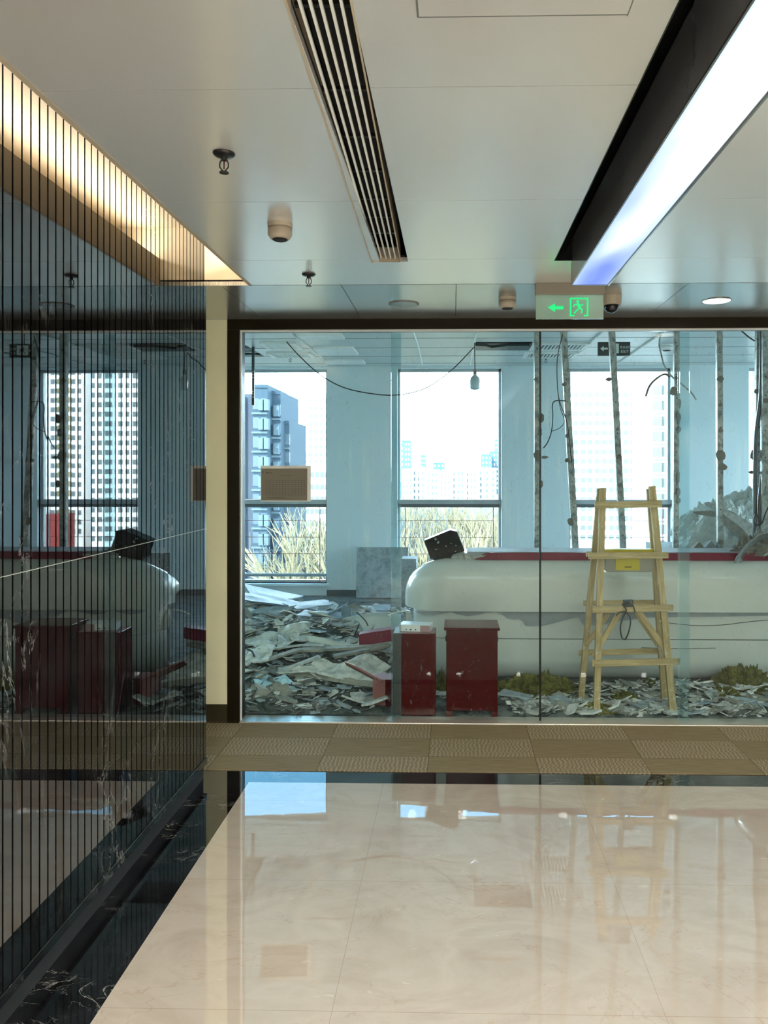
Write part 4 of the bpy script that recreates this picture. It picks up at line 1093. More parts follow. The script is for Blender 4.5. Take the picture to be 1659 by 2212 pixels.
slab_poly([(1500, 1106), (1540, 1103), (1562, 1108), (1600, 1140), (1622, 1170), (1600, 1168), (1566, 1136), (1550, 1118), (1508, 1112)], 6.49, .02, 'broken_slab', 'board_c', 'dark olive broken slab under the long pale slab at the right', tilt=.5)
slab_poly([(1560, 1094), (1590, 1108), (1648, 1150), (1655, 1180), (1610, 1172), (1575, 1130)], 6.50, .02, 'broken_slab', 'counter_dark', 'dark grey slab leaning behind the stud at the right', tilt=.4)
for k, (px_, w_) in enumerate(((1506, 26), (1532, 28), (1550, 20), (1590, 30), (1608, 24))):
    q = at(px_, 1190, 6.40); s_ = w_*.0037
    pl = [(q.x-s_/2, CT), (q.x+s_/2, CT), (q.x+s_*.35, CT+s_*.5), (q.x+s_*.05, CT+s_*rr.uniform(.6, .9)), (q.x-s_*.4, CT+s_*.35)]
    tag(MB().prism(pl[::-1], 6.36, 6.42).build('concrete_lump', ('plaster', 'board_b')[k % 2]), ('dark lump on the counter below the pale mound', 'grey wedge lump between the pale mound and the stud', 'small dark lump left of the right stud', 'broad lump right of the right stud', 'lump next to the bent metal sheet')[k], 'rubble lump')
# bent metal sheet at right edge over the counter
grid = []
cp = [(1586, 1216), (1590, 1204), (1600, 1190), (1618, 1170), (1640, 1155), (1665, 1149), (1690, 1148)]
cp2 = [(1612, 1220), (1614, 1210), (1620, 1198), (1632, 1184), (1648, 1172), (1668, 1166), (1692, 1165)]
for (a, b), (c, d) in zip(cp, cp2):
    A = at(a, b, 5.60); B = at(c, d, 5.85)
    grid.append([A, A.lerp(B, .35)+Vector((0, 0, .012)), A.lerp(B, .7)+Vector((0, 0, .008)), B])
tag(MB().sheet(grid, .004).build('bent_metal_sheet', 'foil', smooth=True), 'bent silver metal sheet hanging over the counter edge at the right', 'metal sheet')
q = at(1650, 1215, 5.72)
tag(blob((q.x, 5.86, .96), .16, .12, .13, 9.2, .5, 4).build('fibre_clump', 'plaster'), 'brown fibrous clump under the bent metal sheet at the right edge', 'rubble', kind='stuff')
cable([at(a, b, 6.0) for a, b in ((1640, 1118), (1632, 1112), (1629, 1124), (1634, 1134), (1646, 1130), (1655, 1105), (1668, 1080))], .006, 'curled black cable above the bent metal sheet at the right', n=8)

# ================================================================== RUBBLE
def H(x, y):
    """rubble surface height in the office"""
    h = .02
    def g(cx, cy, sx, sy, a): return a*math.exp(-((x-cx)/sx)**2-((y-cy)/sy)**2)
    h += g(-2.1, 6.7, 1.0, .9, .24)+g(-2.9, 8.4, .9, 1.0, .26)+g(-1.0, 6.6, .5, .6, .16)+g(-1.7, 5.5, .5, .4, .07)
    h += g(1.6, 5.45, .9, .22, .03)+g(2.4, 5.5, .5, .22, .05)
    h += .035*noise.noise(Vector((x*3, y*3, 0)))+.02*noise.noise(Vector((x*9, y*9, 2)))
    if x > -.3: h = min(h, .10)
    edge = min(1, (y-(YG+.10))/.12); edge2 = min(1, max(0, (YB-.55-y)/.8))
    return max(.003, h*max(0, edge)*edge2+.003)
m = MB(); nx, ny = 70, 52; x0, x1, y0, y1 = -4.2, -.28, YG+.13, 9.3
for j in range(ny+1):
    for i in range(nx+1):
        x = x0+(x1-x0)*i/nx; y = y0+(y1-y0)*j/ny
        hh = H(x, y)
        if x > -.5 or x < -4.0: hh *= .3
        if x > -.9 and y > 7.6: hh = min(hh, .012)
        m.v.append(Vector((x, y, hh)))
for j in range(ny):
    for i in range(nx):
        a = j*(nx+1)+i; m.f.append((a, a+1, a+nx+2, a+nx+1))
tag(m.build('rubble_heap', 'slab', smooth=True), 'fine grey rubble and dust heaped over the office floor at the left', 'rubble', kind='stuff')
m = MB(); nx2, ny2 = 60, 12; x0, x1, y0, y1 = -.27, 4.1, YG+.11, 5.74
for j in range(ny2+1):
    for i in range(nx2+1):
        x = x0+(x1-x0)*i/nx2; y = y0+(y1-y0)*j/ny2; m.v.append(Vector((x, y, H(x, y))))
for j in range(ny2):
    for i in range(nx2):
        a = j*(nx2+1)+i; m.f.append((a, a+1, a+nx2+2, a+nx2+1))
tag(m.build('rubble_layer', 'slab', smooth=True), 'fine rubble and dust over the floor in front of the white counter', 'rubble', kind='stuff')

def frag_mesh(seed, L, Wd, th, mat):
    r = random.Random(seed); n = r.choice((5, 6, 7, 8)); pts = []
    for i in range(n):
        a = 2*PI*(i+r.uniform(-.25, .25))/n; k = r.uniform(.6, 1.05); pts.append((L/2*k*math.cos(a), Wd/2*k*math.sin(a)))
    # jag the edges
    out = []
    for i in range(n):
        p = Vector(pts[i]); q = Vector(pts[(i+1) % n]); out.append(tuple(p))
        if r.random() < .7: mdp = p.lerp(q, r.uniform(.3, .7)); out.append((mdp.x+r.uniform(-.04, .04)*L, mdp.y+r.uniform(-.05, .05)*L))
    m = MB(); m.slab(out, 0, th)
    bend = r.uniform(-.25, .25)
    for v in m.v: v.z += bend*(v.x*v.x)/max(L, .01)*.6
    return m
protos = []
mats = ['board_a', 'board_b', 'board_c', 'board_a', 'board_blue', 'board_a', 'board_b', 'board_c', 'board_a', 'board_b', 'board_a', 'board_c']
for k in range(12):
    L = (.24, .20, .26, .32, .30, .16, .34, .22, .42, .28, .12, .14)[k]
    mb = frag_mesh(100+k, L, L*rnd.uniform(.4, .75), rnd.choice((.008, .010, .013)), mats[k])
    me_o = mb.build('board_fragment', mats[k], origin=(0, 0, 0)); protos.append(me_o)
used = set()
KEEP = []      # exclusion discs (x,y,r)
def place_frag(k, x, y, z, rot, scale, label, group):
    src = protos[k]
    if k in used: o = src.copy(); COL.objects.link(o)
    else: o = src; used.add(k)
    o.location = (x, y, z); o.rotation_euler = rot; o.scale = (scale, scale, 1)
    tag(o, label, 'board fragment', group); return o
rf = random.Random(21)
def cab(x, y): return -.45 < x < .36 and y < 5.30
def scatter(n, xr, yr, smax, label, group, tilt=.22, lift=.004, cond=None, ks=range(12)):
    c = 0; tries = 0
    while c < n and tries < n*40:
        tries += 1
        x = rf.uniform(*xr); y = rf.uniform(*yr)
        if cab(x, y) or (cond and not cond(x, y)): continue
        rx, ry = rf.gauss(0, tilt), rf.gauss(0, tilt); k = rf.choice(list(ks)); s = rf.uniform(.6, smax)
        L = protos[k].dimensions.x/2 if protos[k].dimensions.x else .12
        cl = {'board_a': 'pale', 'board_b': 'blue-grey', 'board_c': 'olive grey', 'board_blue': 'smooth bluish'}[mats[k]]
        sz = 'small' if s*(.24, .20, .26, .32, .30, .16, .34, .22, .42, .28, .12, .14)[k] < .17 else ('large' if s*(.24, .20, .26, .32, .30, .16, .34, .22, .42, .28, .12, .14)[k] > .29 else 'middling')
        u = (x-at(524, 1500, y).x)/(at(845, 1500, y).x-at(524, 1500, y).x) if xr[1] < 0 else (x-.42)/2.0
        if xr[1] < 0: hz = 'near bronze post' if u < .33 else ('near counter end' if u > .66 else 'midway along')
        elif 'around' in label: hz = 'left of ladder' if x < 1.0 else ('under ladder' if x < 1.55 else ('right of ladder' if x < 2.2 else 'far right'))
        else: hz = 'in the gap'
        dd = (y-yr[0])/(yr[1]-yr[0]); hz2 = 'foremost' if dd < .2 else ('front' if dd < .4 else ('middle' if dd < .6 else ('back' if dd < .8 else 'rearmost')))
        lab = '%s %s %s, %s, %s row' % (sz, cl, label, hz, hz2)
        z = H(x, y)+lift+abs(math.sin(ry))*.5*s*.12+abs(math.sin(rx))*.5*s*.08
        place_frag(k, x, y, z, (rx, ry, rf.uniform(0, 2*PI)), s, lab, group); c += 1
inleft = lambda x, y: (x > at(500, 1500, y).x) and (x < -.48)
scatter(95, (-2.3, -.5), (5.08, 6.6), 1.15, 'board fragment in the near left rubble', 'board fragments in the near left rubble', cond=inleft)
scatter(120, (-3.2, -.6), (6.5, 8.9), 1.5, 'board fragment in the far left rubble', 'board fragments in the far left rubble', cond=inleft)
scatter(95, (.42, 3.2), (5.02, 5.58), 1.0, 'board fragment before the counter around the ladder', 'board fragments around the ladder', .12, cond=lambda x, y: y < 5.6)
scatter(12, (-.42, .4), (5.32, 5.58), .8, 'board fragment behind the red cabinets', 'board fragments behind the cabinets', .08)
for k in range(12):
    if k not in used:
        protos[k].location = (-1.5+.1*k, 7.0, H(-1.5+.1*k, 7.0)+.02); tag(protos[k], 'broken grey board fragment in the far rubble below the left window', 'board fragment', 'board fragments in the far left rubble')

def chips(n, xr, yr, smin, smax, name, mat, lab, cond=None, seed=5):
    r = random.Random(seed); m = MB(); c = 0
    while c < n:
        x = r.uniform(*xr); y = r.uniform(*yr)
        if cab(x, y) or (cond and not cond(x, y)): c += 1; continue
        L = r.uniform(smin, smax)*(1 if r.random() < .8 else 2); k = r.choice((3, 4, 5)); a0 = r.uniform(0, 6)
        base = Vector((x, y, H(x, y)+r.uniform(0, .03))); M = Euler((r.gauss(0, .35), r.gauss(0, .35), 0)).to_matrix()
        pts = [M@Vector((L*math.cos(a0+2*PI*i/k)*r.uniform(.5, 1), L*.6*math.sin(a0+2*PI*i/k)*r.uniform(.5, 1), 0)) for i in range(k)]
        th = Vector((0, 0, r.uniform(.003, .010)))
        vs = [base+p for p in pts]+[base+p+th for p in pts]
        m.add(vs, [tuple(range(k-1, -1, -1)), tuple(range(k, 2*k))]+[(i, (i+1) % k, (i+1) % k+k, i+k) for i in range(k)]); c += 1
    return tag(m.build(name, mat), lab, 'rubble', kind='stuff')
chips(900, (-3.2, -.5), (5.0, 8.8), .015, .05, 'pale_chips', 'board_a', 'fine pale chips scattered over the left rubble heap', inleft, 5)
chips(900, (-3.2, -.5), (5.0, 8.8), .015, .06, 'grey_chips', 'board_b', 'fine blue-grey chips scattered over the left rubble heap', inleft, 6)
chips(500, (-2.3, -.5), (4.98, 6.4), .02, .06, 'dark_chips', 'counter_dark', 'dark splinters scattered in the near left rubble', inleft, 7)
chips(1100, (-.42, 3.3), (4.98, 5.6), .012, .045, 'pale_chips', 'board_a', 'fine pale chips scattered before the white counter', None, 8)
chips(500, (-.42, 3.3), (4.98, 5.6), .012, .06, 'dark_chips', 'board_c', 'fine olive grey chips scattered before the white counter', None, 9)

# ---- individually recognisable pieces, left heap
def crumple(px_quad, Ys, th, name, mat, lab, cat='board', amp=.02, n=10, seed=1, ragged=.06, group=None, dz=0):
    """four corners given on the photo with a depth each; a bent sheet between them"""
    c = [at(a, b, Y) for (a, b), Y in zip(px_quad, Ys)]
    g = []
    for i in range(n+1):
        row = []
        for j in range(n+1):
            u, v = i/n, j/n
            uu = u; vv = v
            if i in (0, n): vv = v
            p = (c[0]*(1-u)+c[1]*u)*(1-v)+(c[3]*(1-u)+c[2]*u)*v
            e = 0
            if i == 0: p += (c[1]-c[0])*ragged*noise.noise(Vector((v*6, seed, 0)))
            if i == n: p -= (c[1]-c[0])*ragged*noise.noise(Vector((v*6, seed, 3)))
            if j == 0: p += (c[3]-c[0])*ragged*2*noise.noise(Vector((u*6, seed, 6)))
            if j == n: p -= (c[3]-c[0])*ragged*2*noise.noise(Vector((u*6, seed, 9)))
            p = p+Vector((0, 0, dz+amp*noise.noise(Vector((u*2.3, v*2.3, seed)))*1.5))
            row.append(p)
        g.append(row)
    return tag(MB().sheet(g, th).build(name, mat), lab, cat, group)
crumple([(527, 1262), (655, 1288), (600, 1300), (545, 1290)], [8.9, 8.5, 7.9, 8.1], .012, 'ceiling_panel', 'board_blue', 'large pale blue ceiling panel lying tilted below the left window', amp=.01, n=6, ragged=.02)
crumple([(524, 1280), (660, 1303), (640, 1312), (524, 1296)], [8.2, 8.0, 7.6, 7.7], .012, 'ceiling_panel', 'board_blue', 'pale blue ceiling panel in front of the tilted one below the left window', amp=.01, n=6, ragged=.02, seed=4)
crumple([(610, 1303), (700, 1296), (720, 1306), (640, 1316)], [7.6, 7.9, 7.5, 7.3], .01, 'ceiling_panel', 'board_blue', 'flat pale panel lying at the middle of the far left rubble', amp=.008, n=5, seed=8)
crumple([(660, 1318), (760, 1326), (735, 1338), (640, 1330)], [7.1, 7.0, 6.7, 6.8], .01, 'ceiling_panel', 'board_blue', 'flat pale panel lying just behind the white moulded shell', amp=.008, n=5, seed=12)
crumple([(800, 1308), (843, 1306), (843, 1318), (812, 1320)], [7.7, 7.8, 7.4, 7.4], .01, 'ceiling_panel', 'board_blue', 'pale panel lying left of the counter end in the far rubble', amp=.008, n=5, seed=15)
crumple([(733, 1318), (762, 1304), (790, 1318), (775, 1324)], [7.3, 7.25, 7.2, 7.0], .012, 'broken_slab', 'board_c', 'olive brown peaked slab behind the white moulded shell', amp=.03, n=6, seed=18)
# white moulded shell (trough shape) with crimson end
grid = []
edge_t = [(667, 1348), (700, 1345), (740, 1336), (775, 1329), (810, 1325), (842, 1325), (866, 1327)]
edge_b = [(668, 1374), (700, 1380), (735, 1389), (765, 1393), (790, 1387), (830, 1382), (866, 1378)]
for i, ((a, b), (c, d)) in enumerate(zip(edge_t, edge_b)):
    A = at(a, b, 6.75); B = at(c, d, 6.15)
    col = []
    for j in range(9):
        v = j/8; p = A.lerp(B, v); p.z -= .10*math.sin(PI*v)*(1-.2*v)*.9; p.y += .05*math.sin(PI*v); col.append(p)
    B2 = B+Vector((0, -.03, -.035)); col.append(B2)
    grid.append(col)
sh = thing('moulded_shell', 'white curved trough-shaped counter shell lying upside down on the left rubble', 'broken panel', at(760, 1392, 6.2))
MB().sheet(grid, .014).build('shell', 'shell', sh, smooth=True)
pr = [at(a, b, 6.10) for a, b in ((775, 1371), (800, 1366), (868, 1357), (868, 1381), (800, 1392), (776, 1393))]
MB().prism([(v.x, v.z) for v in pr[::-1]], 6.10, 6.22).build('crimson_band', 'red_trim', sh)
cable([at(a, b, 6.5) for a, b in ((770, 1322), (780, 1331), (790, 1342), (795, 1352))], .006, 'short black cable end lying over the white moulded shell', n=6)
cable([at(a, b, 6.2) for a, b in ((776, 1349), (770, 1362), (765, 1374))], .006, 'short green twig-like wire on the white moulded shell', n=6)
# larger sheets near
crumple([(600, 1352), (668, 1345), (672, 1380), (600, 1402)], [6.5, 6.6, 6.2, 6.0], .014, 'broken_slab', 'board_a', 'pale slab leaning against the left end of the white moulded shell', amp=.05, n=8, seed=2)
crumple([(526, 1385), (600, 1362), (600, 1392), (560, 1405)], [6.2, 6.4, 6.1, 5.9], .014, 'broken_slab', 'board_a', 'large pale slab by the bronze post at mid height of the heap', amp=.03, n=8, seed=22)
crumple([(528, 1408), (595, 1392), (580, 1425), (530, 1440)], [5.9, 6.0, 5.7, 5.6], .014, 'broken_slab', 'board_a', 'mottled pale slab by the bronze post below the larger one', amp=.03, n=8, seed=25)
crumple([(615, 1452), (700, 1422), (832, 1430), (835, 1476)], [5.55, 5.75, 5.7, 5.45], .012, 'crumpled_sheet', 'board_a', 'big crumpled pale sheet lying left of the red cabinets', amp=.06, n=14, seed=31)
crumple([(600, 1456), (690, 1452), (842, 1482), (838, 1490)], [5.6, 5.6, 5.4, 5.38], .02, 'broken_slab', 'board_c', 'long dark plank under the crumpled pale sheet', amp=.015, n=8, seed=33, ragged=.02)
crumple([(535, 1500), (590, 1496), (640, 1516), (545, 1545)], [5.25, 5.3, 5.22, 5.05], .012, 'crumpled_sheet', 'board_c', 'greyish brown curled sheet beside the bronze post at the floor', amp=.10, n=12, seed=36)
crumple([(528, 1462), (575, 1455), (640, 1480), (560, 1490)], [5.5, 5.55, 5.45, 5.3], .008, 'plastic_film', 'clearbag', 'bluish shiny plastic film crumpled by the bronze post', 'film', amp=.045, n=14, seed=39)
crumple([(588, 1478), (625, 1470), (640, 1492), (590, 1496)], [5.4, 5.42, 5.3, 5.28], .006, 'plastic_film', 'clearbag', 'smaller bluish shiny film scrap right of the larger one', 'film', amp=.05, n=12, seed=41)
# stacked white papers
for k, (dz, lab) in enumerate(((0, 'bottom white paper sheet of the small stack near the left glass'), (1, 'middle white paper sheet of the small stack near the left glass'), (2, 'top white paper sheet of the small stack near the left glass'))):
    crumple([(624+4*k, 1524-2*k), (735-6*k, 1521-2*k), (700, 1530-2*k), (632, 1533-2*k)], [5.22, 5.22, 5.08, 5.08], .003, 'paper_sheet', 'paper', lab, 'paper', amp=.012, n=6, seed=50+k, dz=.004*dz)
crumple([(630, 1548), (715, 1538), (722, 1545), (650, 1556)], [5.06, 5.1, 5.05, 5.0], .01, 'broken_slab', 'board_a', 'flat glassy slab lying at the foot of the left glass pane', amp=.006, n=6, seed=60)
# planks
def plank(a, b, Ya, Yb, w, th, lab, mat='board_c', name='wood_strip', cat='wood strip'):
    A = at(*a, Ya); B = at(*b, Yb)
    return tag(MB().bar(A, B, w, th, up=(0, 0, 1)).build(name, mat), lab, cat)
plank((545, 1407), (655, 1393), 5.9, 6.05, .03, .012, 'thin pale metal rod lying across the left heap', 'board_a', 'metal_rod', 'rod')
plank((655, 1393), (700, 1393), 6.05, 6.0, .03, .012, 'short pale metal rod continuing under the moulded shell', 'board_a', 'metal_rod', 'rod')
plank((560, 1430), (650, 1402), 5.7, 5.9, .06, .015, 'grey lath lying slanted in the left heap', 'board_c')
plank((640, 1405), (835, 1395), 5.95, 6.0, .08, .02, 'broad grey lath under the moulded shell')
plank((722, 1418), (842, 1393), 5.8, 6.0, .07, .02, 'slanting weathered lath left of the red cabinets')
plank((600, 1452), (690, 1418), 5.6, 5.75, .05, .015, 'pale lath leaning at the crumpled sheet', 'board_a')
plank((738, 1549), (845, 1532), 5.03, 5.12, .035, .012, 'thin dark lath on the floor left of the narrow red cabinet')
plank((570, 1556), (635, 1538), 5.02, 5.10, .05, .015, 'dark lath beside the curled brown sheet')
cable([at(a, b, 5.3) for a, b in ((622, 1478), (660, 1490), (700, 1503), (740, 1507), (800, 1503), (842, 1500))], .006, 'black cable snaking on the floor left of the cabinets', n=8)
cable([at(a, b, 5.75) for a, b in ((534, 1402), (545, 1408), (552, 1425), (562, 1440))], .007, 'black cable loop in the left heap by the bronze post', n=8)
cable([at(a, b, 6.0) for a, b in ((528, 1350), (600, 1352), (660, 1340), (700, 1350))], .004, 'thin dark wire lying across the left heap', n=8)
# faded red box with open flap
a = at(805, 1525, 5.14); b = at(846, 1468, 5.14)
rbx = thing('cardboard_box', 'small faded red box with an open flap left of the narrow red cabinet', 'box', ((a.x+b.x)/2, 5.2, 0))
MB().box(a.x, b.x-.0, 5.14, 5.30, a.z, b.z).build('body', 'pink_box', rbx, bevel=.003)
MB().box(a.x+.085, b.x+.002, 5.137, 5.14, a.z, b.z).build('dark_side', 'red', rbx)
A = at(747, 1432, 5.22); B = at(826, 1474, 5.16)
MB().bar(A, B, .11, .012, up=(0, .5, 1)).build('flap', 'pink_box', rbx)
A = at(745, 1429, 5.16); B = at(768, 1438, 5.15)
MB().bar(A, B, .02, .004, up=(0, .5, 1)).build('flap_edge', 'paper', rbx)
# white bent wires left of counter end
cable([at(a, b, 6.0) for a, b in ((838, 1330), (862, 1322), (880, 1320), (884, 1328), (880, 1350))], .008, 'bent white rod at the left end of the counter', 'white_rod', 'white_plastic', 'rod', 6)
slab_poly([(876, 1318), (886, 1320), (893, 1350), (900, 1368), (878, 1360)], 5.9, .02, 'broken_panel_shard', 'shell', 'white shard hanging off the left end of the counter', 'shard')

# ---- right: insulation wool, boards
def wool(px0, px1, pyt, pyb, Y, lab, seed, dep=.14):
    a = at(px0, pyb, Y); b = at(px1, pyt, Y); cx = (a.x+b.x)/2; rz = max(.03, (b.z-a.z)*.8)
    m = blob((cx, Y+.02, max(H(cx, Y)-.01, .004)), (b.x-a.x)/2, dep, rz, seed, .34, 4.5, 84, 30)
    return tag(m.build('insulation_wool', 'wool'), lab, 'insulation', 'tufts of yellow-green insulation wool')
wool(1070, 1250, 1466, 1512, 5.42, 'long yellow-green wool clump between the wider red cabinet and the ladder', 2.2)
wool(940, 966, 1490, 1545, 5.42, 'dark wool clump in the gap between the red cabinets', 4.4, .08)
wool(1246, 1338, 1533, 1557, 5.03, 'small yellow-green wool tuft at the front left ladder foot', 6.1, .05)
wool(1548, 1665, 1440, 1492, 5.46, 'yellow-green wool pile at the right edge before the counter', 8.3)
wool(1545, 1600, 1472, 1492, 5.30, 'low wool tuft in front of the wool pile at the right', 9.3, .08)
wool(1380, 1425, 1480, 1494, 5.50, 'small wool tuft behind the ladder legs', 10.3, .06)
wool(1318, 1378, 1495, 1515, 5.28, 'brownish wool scrap lying between the ladder legs', 11.3, .06)
crumple([(1350, 1488), (1430, 1500), (1475, 1512), (1400, 1510)], [5.5, 5.45, 5.3, 5.25], .01, 'broken_slab', 'board_a', 'large pale board lying between the ladder legs', amp=.02, n=8, seed=71)
crumple([(1290, 1476), (1400, 1474), (1540, 1482), (1480, 1490)], [5.56, 5.6, 5.56, 5.5], .01, 'broken_slab', 'board_a', 'long pale strip of board along the foot of the counter behind the ladder', amp=.01, n=8, seed=72)
crumple([(1086, 1490), (1150, 1503), (1140, 1512), (1076, 1500)], [5.25, 5.2, 5.1, 5.15], .01, 'broken_slab', 'board_b', 'grey board lying beside the wider red cabinet', amp=.01, n=6, seed=73)
plank((1088, 1490), (1250, 1545), 5.35, 5.06, .025, .008, 'long thin pale strip slanting towards the front ladder foot', 'board_a')
crumple([(1100, 1518), (1190, 1512), (1205, 1530), (1130, 1536)], [5.16, 5.2, 5.1, 5.06], .008, 'broken_slab', 'board_a', 'crumpled pale board in front of the wool clump', amp=.03, n=8, seed=74)
crumple([(1126, 1536), (1160, 1528), (1172, 1545), (1140, 1552)], [5.08, 5.1, 5.04, 5.02], .008, 'broken_slab', 'board_a', 'small torn board piece near the glass door joint', amp=.02, n=6, seed=75)
crumple([(1365, 1520), (1400, 1512), (1440, 1535), (1400, 1540)], [5.15, 5.18, 5.06, 5.04], .008, 'broken_slab', 'board_b', 'blue-grey board between the ladder legs near the glass', amp=.01, n=6, seed=76)
crumple([(1330, 1540), (1420, 1538), (1445, 1552), (1350, 1556)], [5.05, 5.06, 5.0, 4.99], .008, 'broken_slab', 'board_a', 'pale board lying by the front right ladder foot', amp=.01, n=6, seed=77)
crumple([(1520, 1500), (1570, 1490), (1600, 1502), (1545, 1512)], [5.3, 5.36, 5.3, 5.22], .008, 'broken_slab', 'board_b', 'dark grey peaked board before the wool pile at the right', amp=.03, n=6, seed=78)
crumple([(1590, 1480), (1659, 1474), (1680, 1480), (1600, 1490)], [5.36, 5.4, 5.36, 5.3], .008, 'broken_slab', 'board_a', 'pale board on the wool pile at the right edge', amp=.02, n=6, seed=79)
crumple([(1500, 1530), (1600, 1520), (1660, 1532), (1540, 1545)], [5.1, 5.15, 5.1, 5.04], .008, 'broken_slab', 'board_a', 'large pale board near the glass at the right', amp=.02, n=8, seed=80)

# ================================================================== OUTSIDE
GZ = -24.0
mb = MB(); mb.box(-500, 700, 14, 1600, GZ-1, GZ); o = struct('ground_outside', mb, 'ground', 'street level far below the windows')
def win_mesh(w, h, mat):
    m = MB().box(-w/2, w/2, -.12, .0, 0, h); o = m.build('facade_window', mat, origin=(0, 0, 0)); me = o.data; bpy.data.objects.remove(o); return me
def building(name, label, px0, px1, pyt, Y, depth, wall, fh, cols, ww, wh, winmat, trims=None, pyb=None, maxw=96, floors=None, group='buildings beyond the windows'):
    a = at(px0, pyt, Y); b = at(px1, pyt, Y); top = a.z
    t = thing(name, label, 'building', ((a.x+b.x)/2, Y+depth/2, GZ), group)
    m = MB(); m.box(a.x, b.x, Y, Y+depth, GZ, top); m.build('facade_wall', wall, t)
    MB().box(a.x, b.x, Y-.3, Y+depth, top, top+.5).build('roof', wall, t)
    zmin = max(GZ+2, -.135*Y); nf = int((top-1.2-zmin)/fh)
    if floors: nf = min(nf, floors)
    me = win_mesh(ww, wh, winmat)
    cnt = 0; extra = MB()
    for f in range(nf):
        z = top-1.0-fh*(f+1)+(fh-wh)/2
        for c in range(cols):
            x = a.x+(b.x-a.x)*(c+.5)/cols
            if cnt < maxw:
                o = bpy.data.objects.new('window', me); COL.objects.link(o); o.parent = t; o.location = Vector((x, Y, z))-W[t.name]
            else: extra.box(x-ww/2, x+ww/2, Y-.12, Y, z, z+wh)
            cnt += 1
    if extra.v: extra.build('window', winmat, t)['kind'] = 'stuff'
    if trims:
        for f in range(0, nf, trims[1]):
            z = top-1.0-fh*(f+1); MB().box(a.x, b.x, Y-trims[2], Y, z-.15, z+.15).build('floor_band', trims[0], t)
    return t, a, b, top
# left blue apartment block (three stepped volumes)
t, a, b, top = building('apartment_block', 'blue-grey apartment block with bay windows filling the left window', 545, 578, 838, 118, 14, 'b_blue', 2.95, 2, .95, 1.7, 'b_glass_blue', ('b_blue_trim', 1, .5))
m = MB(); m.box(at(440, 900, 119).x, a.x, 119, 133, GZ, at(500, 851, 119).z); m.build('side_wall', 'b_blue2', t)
m = MB(); m.box(at(526, 900, 118.5).x, at(530, 900, 118.5).x, 118.3, 119, GZ, at(500, 858, 119).z); m.build('drain_pipe', 'b_blue_trim', t)
for k in range(12):
    for px_ in (563, 575):
        q = at(px_, 900, 117); z = top-1.2-2.95*(k+1)
        mm = MB().box(q.x-.35, q.x+.35, 116.9, 118, z+.6, z+2.3); mm.build('bay_window', 'b_blue_trim', t)
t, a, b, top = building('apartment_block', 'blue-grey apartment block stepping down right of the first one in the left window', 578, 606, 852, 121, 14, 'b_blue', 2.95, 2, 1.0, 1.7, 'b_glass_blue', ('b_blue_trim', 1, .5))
for k in range(12):
    q = at(596, 900, 120); z = top-1.2-2.95*(k+1); MB().box(q.x-.4, q.x+.4, 120, 121, z+.6, z+2.3).build('bay_window', 'b_blue_trim', t)
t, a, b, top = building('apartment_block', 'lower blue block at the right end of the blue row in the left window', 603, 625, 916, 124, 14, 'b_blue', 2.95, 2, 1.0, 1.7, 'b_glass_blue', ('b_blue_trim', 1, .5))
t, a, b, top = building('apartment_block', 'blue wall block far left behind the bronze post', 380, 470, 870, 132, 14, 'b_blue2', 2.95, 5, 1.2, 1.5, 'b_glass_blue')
building('tower_block', 'white tower with small windows at the right side of the left window', 664, 712, 852, 300, 20, 'b_white', 3.0, 4, 1.2, 1.6, 'b_glass')
building('low_block', 'low white block below the tower in the left window', 636, 712, 1004, 200, 20, 'b_white', 3.2, 7, 1.1, 1.4, 'b_glass')
building('low_block', 'pale distant block between the blue row and the white tower', 627, 662, 975, 420, 20, 'b_white2', 3.2, 5, 1.6, 1.6, 'b_glass')
# skyline in the middle window
sk = [(855, 872, 960, 700, 'b_teal', 'teal tower at the left of the middle window skyline, lower one'), (868, 886, 952, 760, 'b_teal', 'taller teal tower at the left of the middle window skyline'),
      (908, 919, 984, 900, 'b_teal', 'small dark teal tower left of centre in the skyline'), (936, 960, 1000, 900, 'b_teal', 'pale teal tower at the centre of the skyline'),
      (1040, 1062, 982, 800, 'b_teal', 'blue-grey block at the right of the skyline'), (1058, 1078, 976, 820, 'b_teal', 'stepped blue-grey block at the right of the skyline'), (1070, 1076, 950, 840, 'b_teal', 'thin tall tower at the right end of the skyline'),
      (985, 1002, 986, 1000, 'b_white', 'faint white tower right of centre in the skyline'), (1010, 1028, 950, 1100, 'b_white', 'faint tall white tower in the skyline'),
      (868, 890, 1014, 520, 'b_white2', 'white apartment slab low in the skyline, far left'), (891, 918, 1012, 530, 'b_white', 'white apartment slab low in the skyline, second from the left'),
      (920, 948, 1016, 520, 'b_white2', 'white apartment slab low in the skyline, third from the left'), (950, 974, 1018, 510, 'b_white', 'white apartment slab low in the skyline, right of centre'),
      (976, 1004, 1013, 520, 'b_white', 'white apartment slab low in the skyline, third from the right'), (1006, 1030, 1015, 525, 'b_white2', 'white apartment slab low in the skyline, second from the right'), (1032, 1072, 1012, 540, 'b_white', 'white apartment slab low in the skyline, far right')]
for (p0_, p1_, pt, Y, mt, lab) in sk:
    w = at(p1_, 1000, Y).x-at(p0_, 1000, Y).x
    cols = 3; building('skyline_block', lab, p0_, p1_, pt, Y, 20, mt, 5.0 if Y > 600 else 4.2, cols, w/cols*.35, 2.4, 'b_glass' if mt != 'b_teal' else 'b_white2', group='skyline blocks')
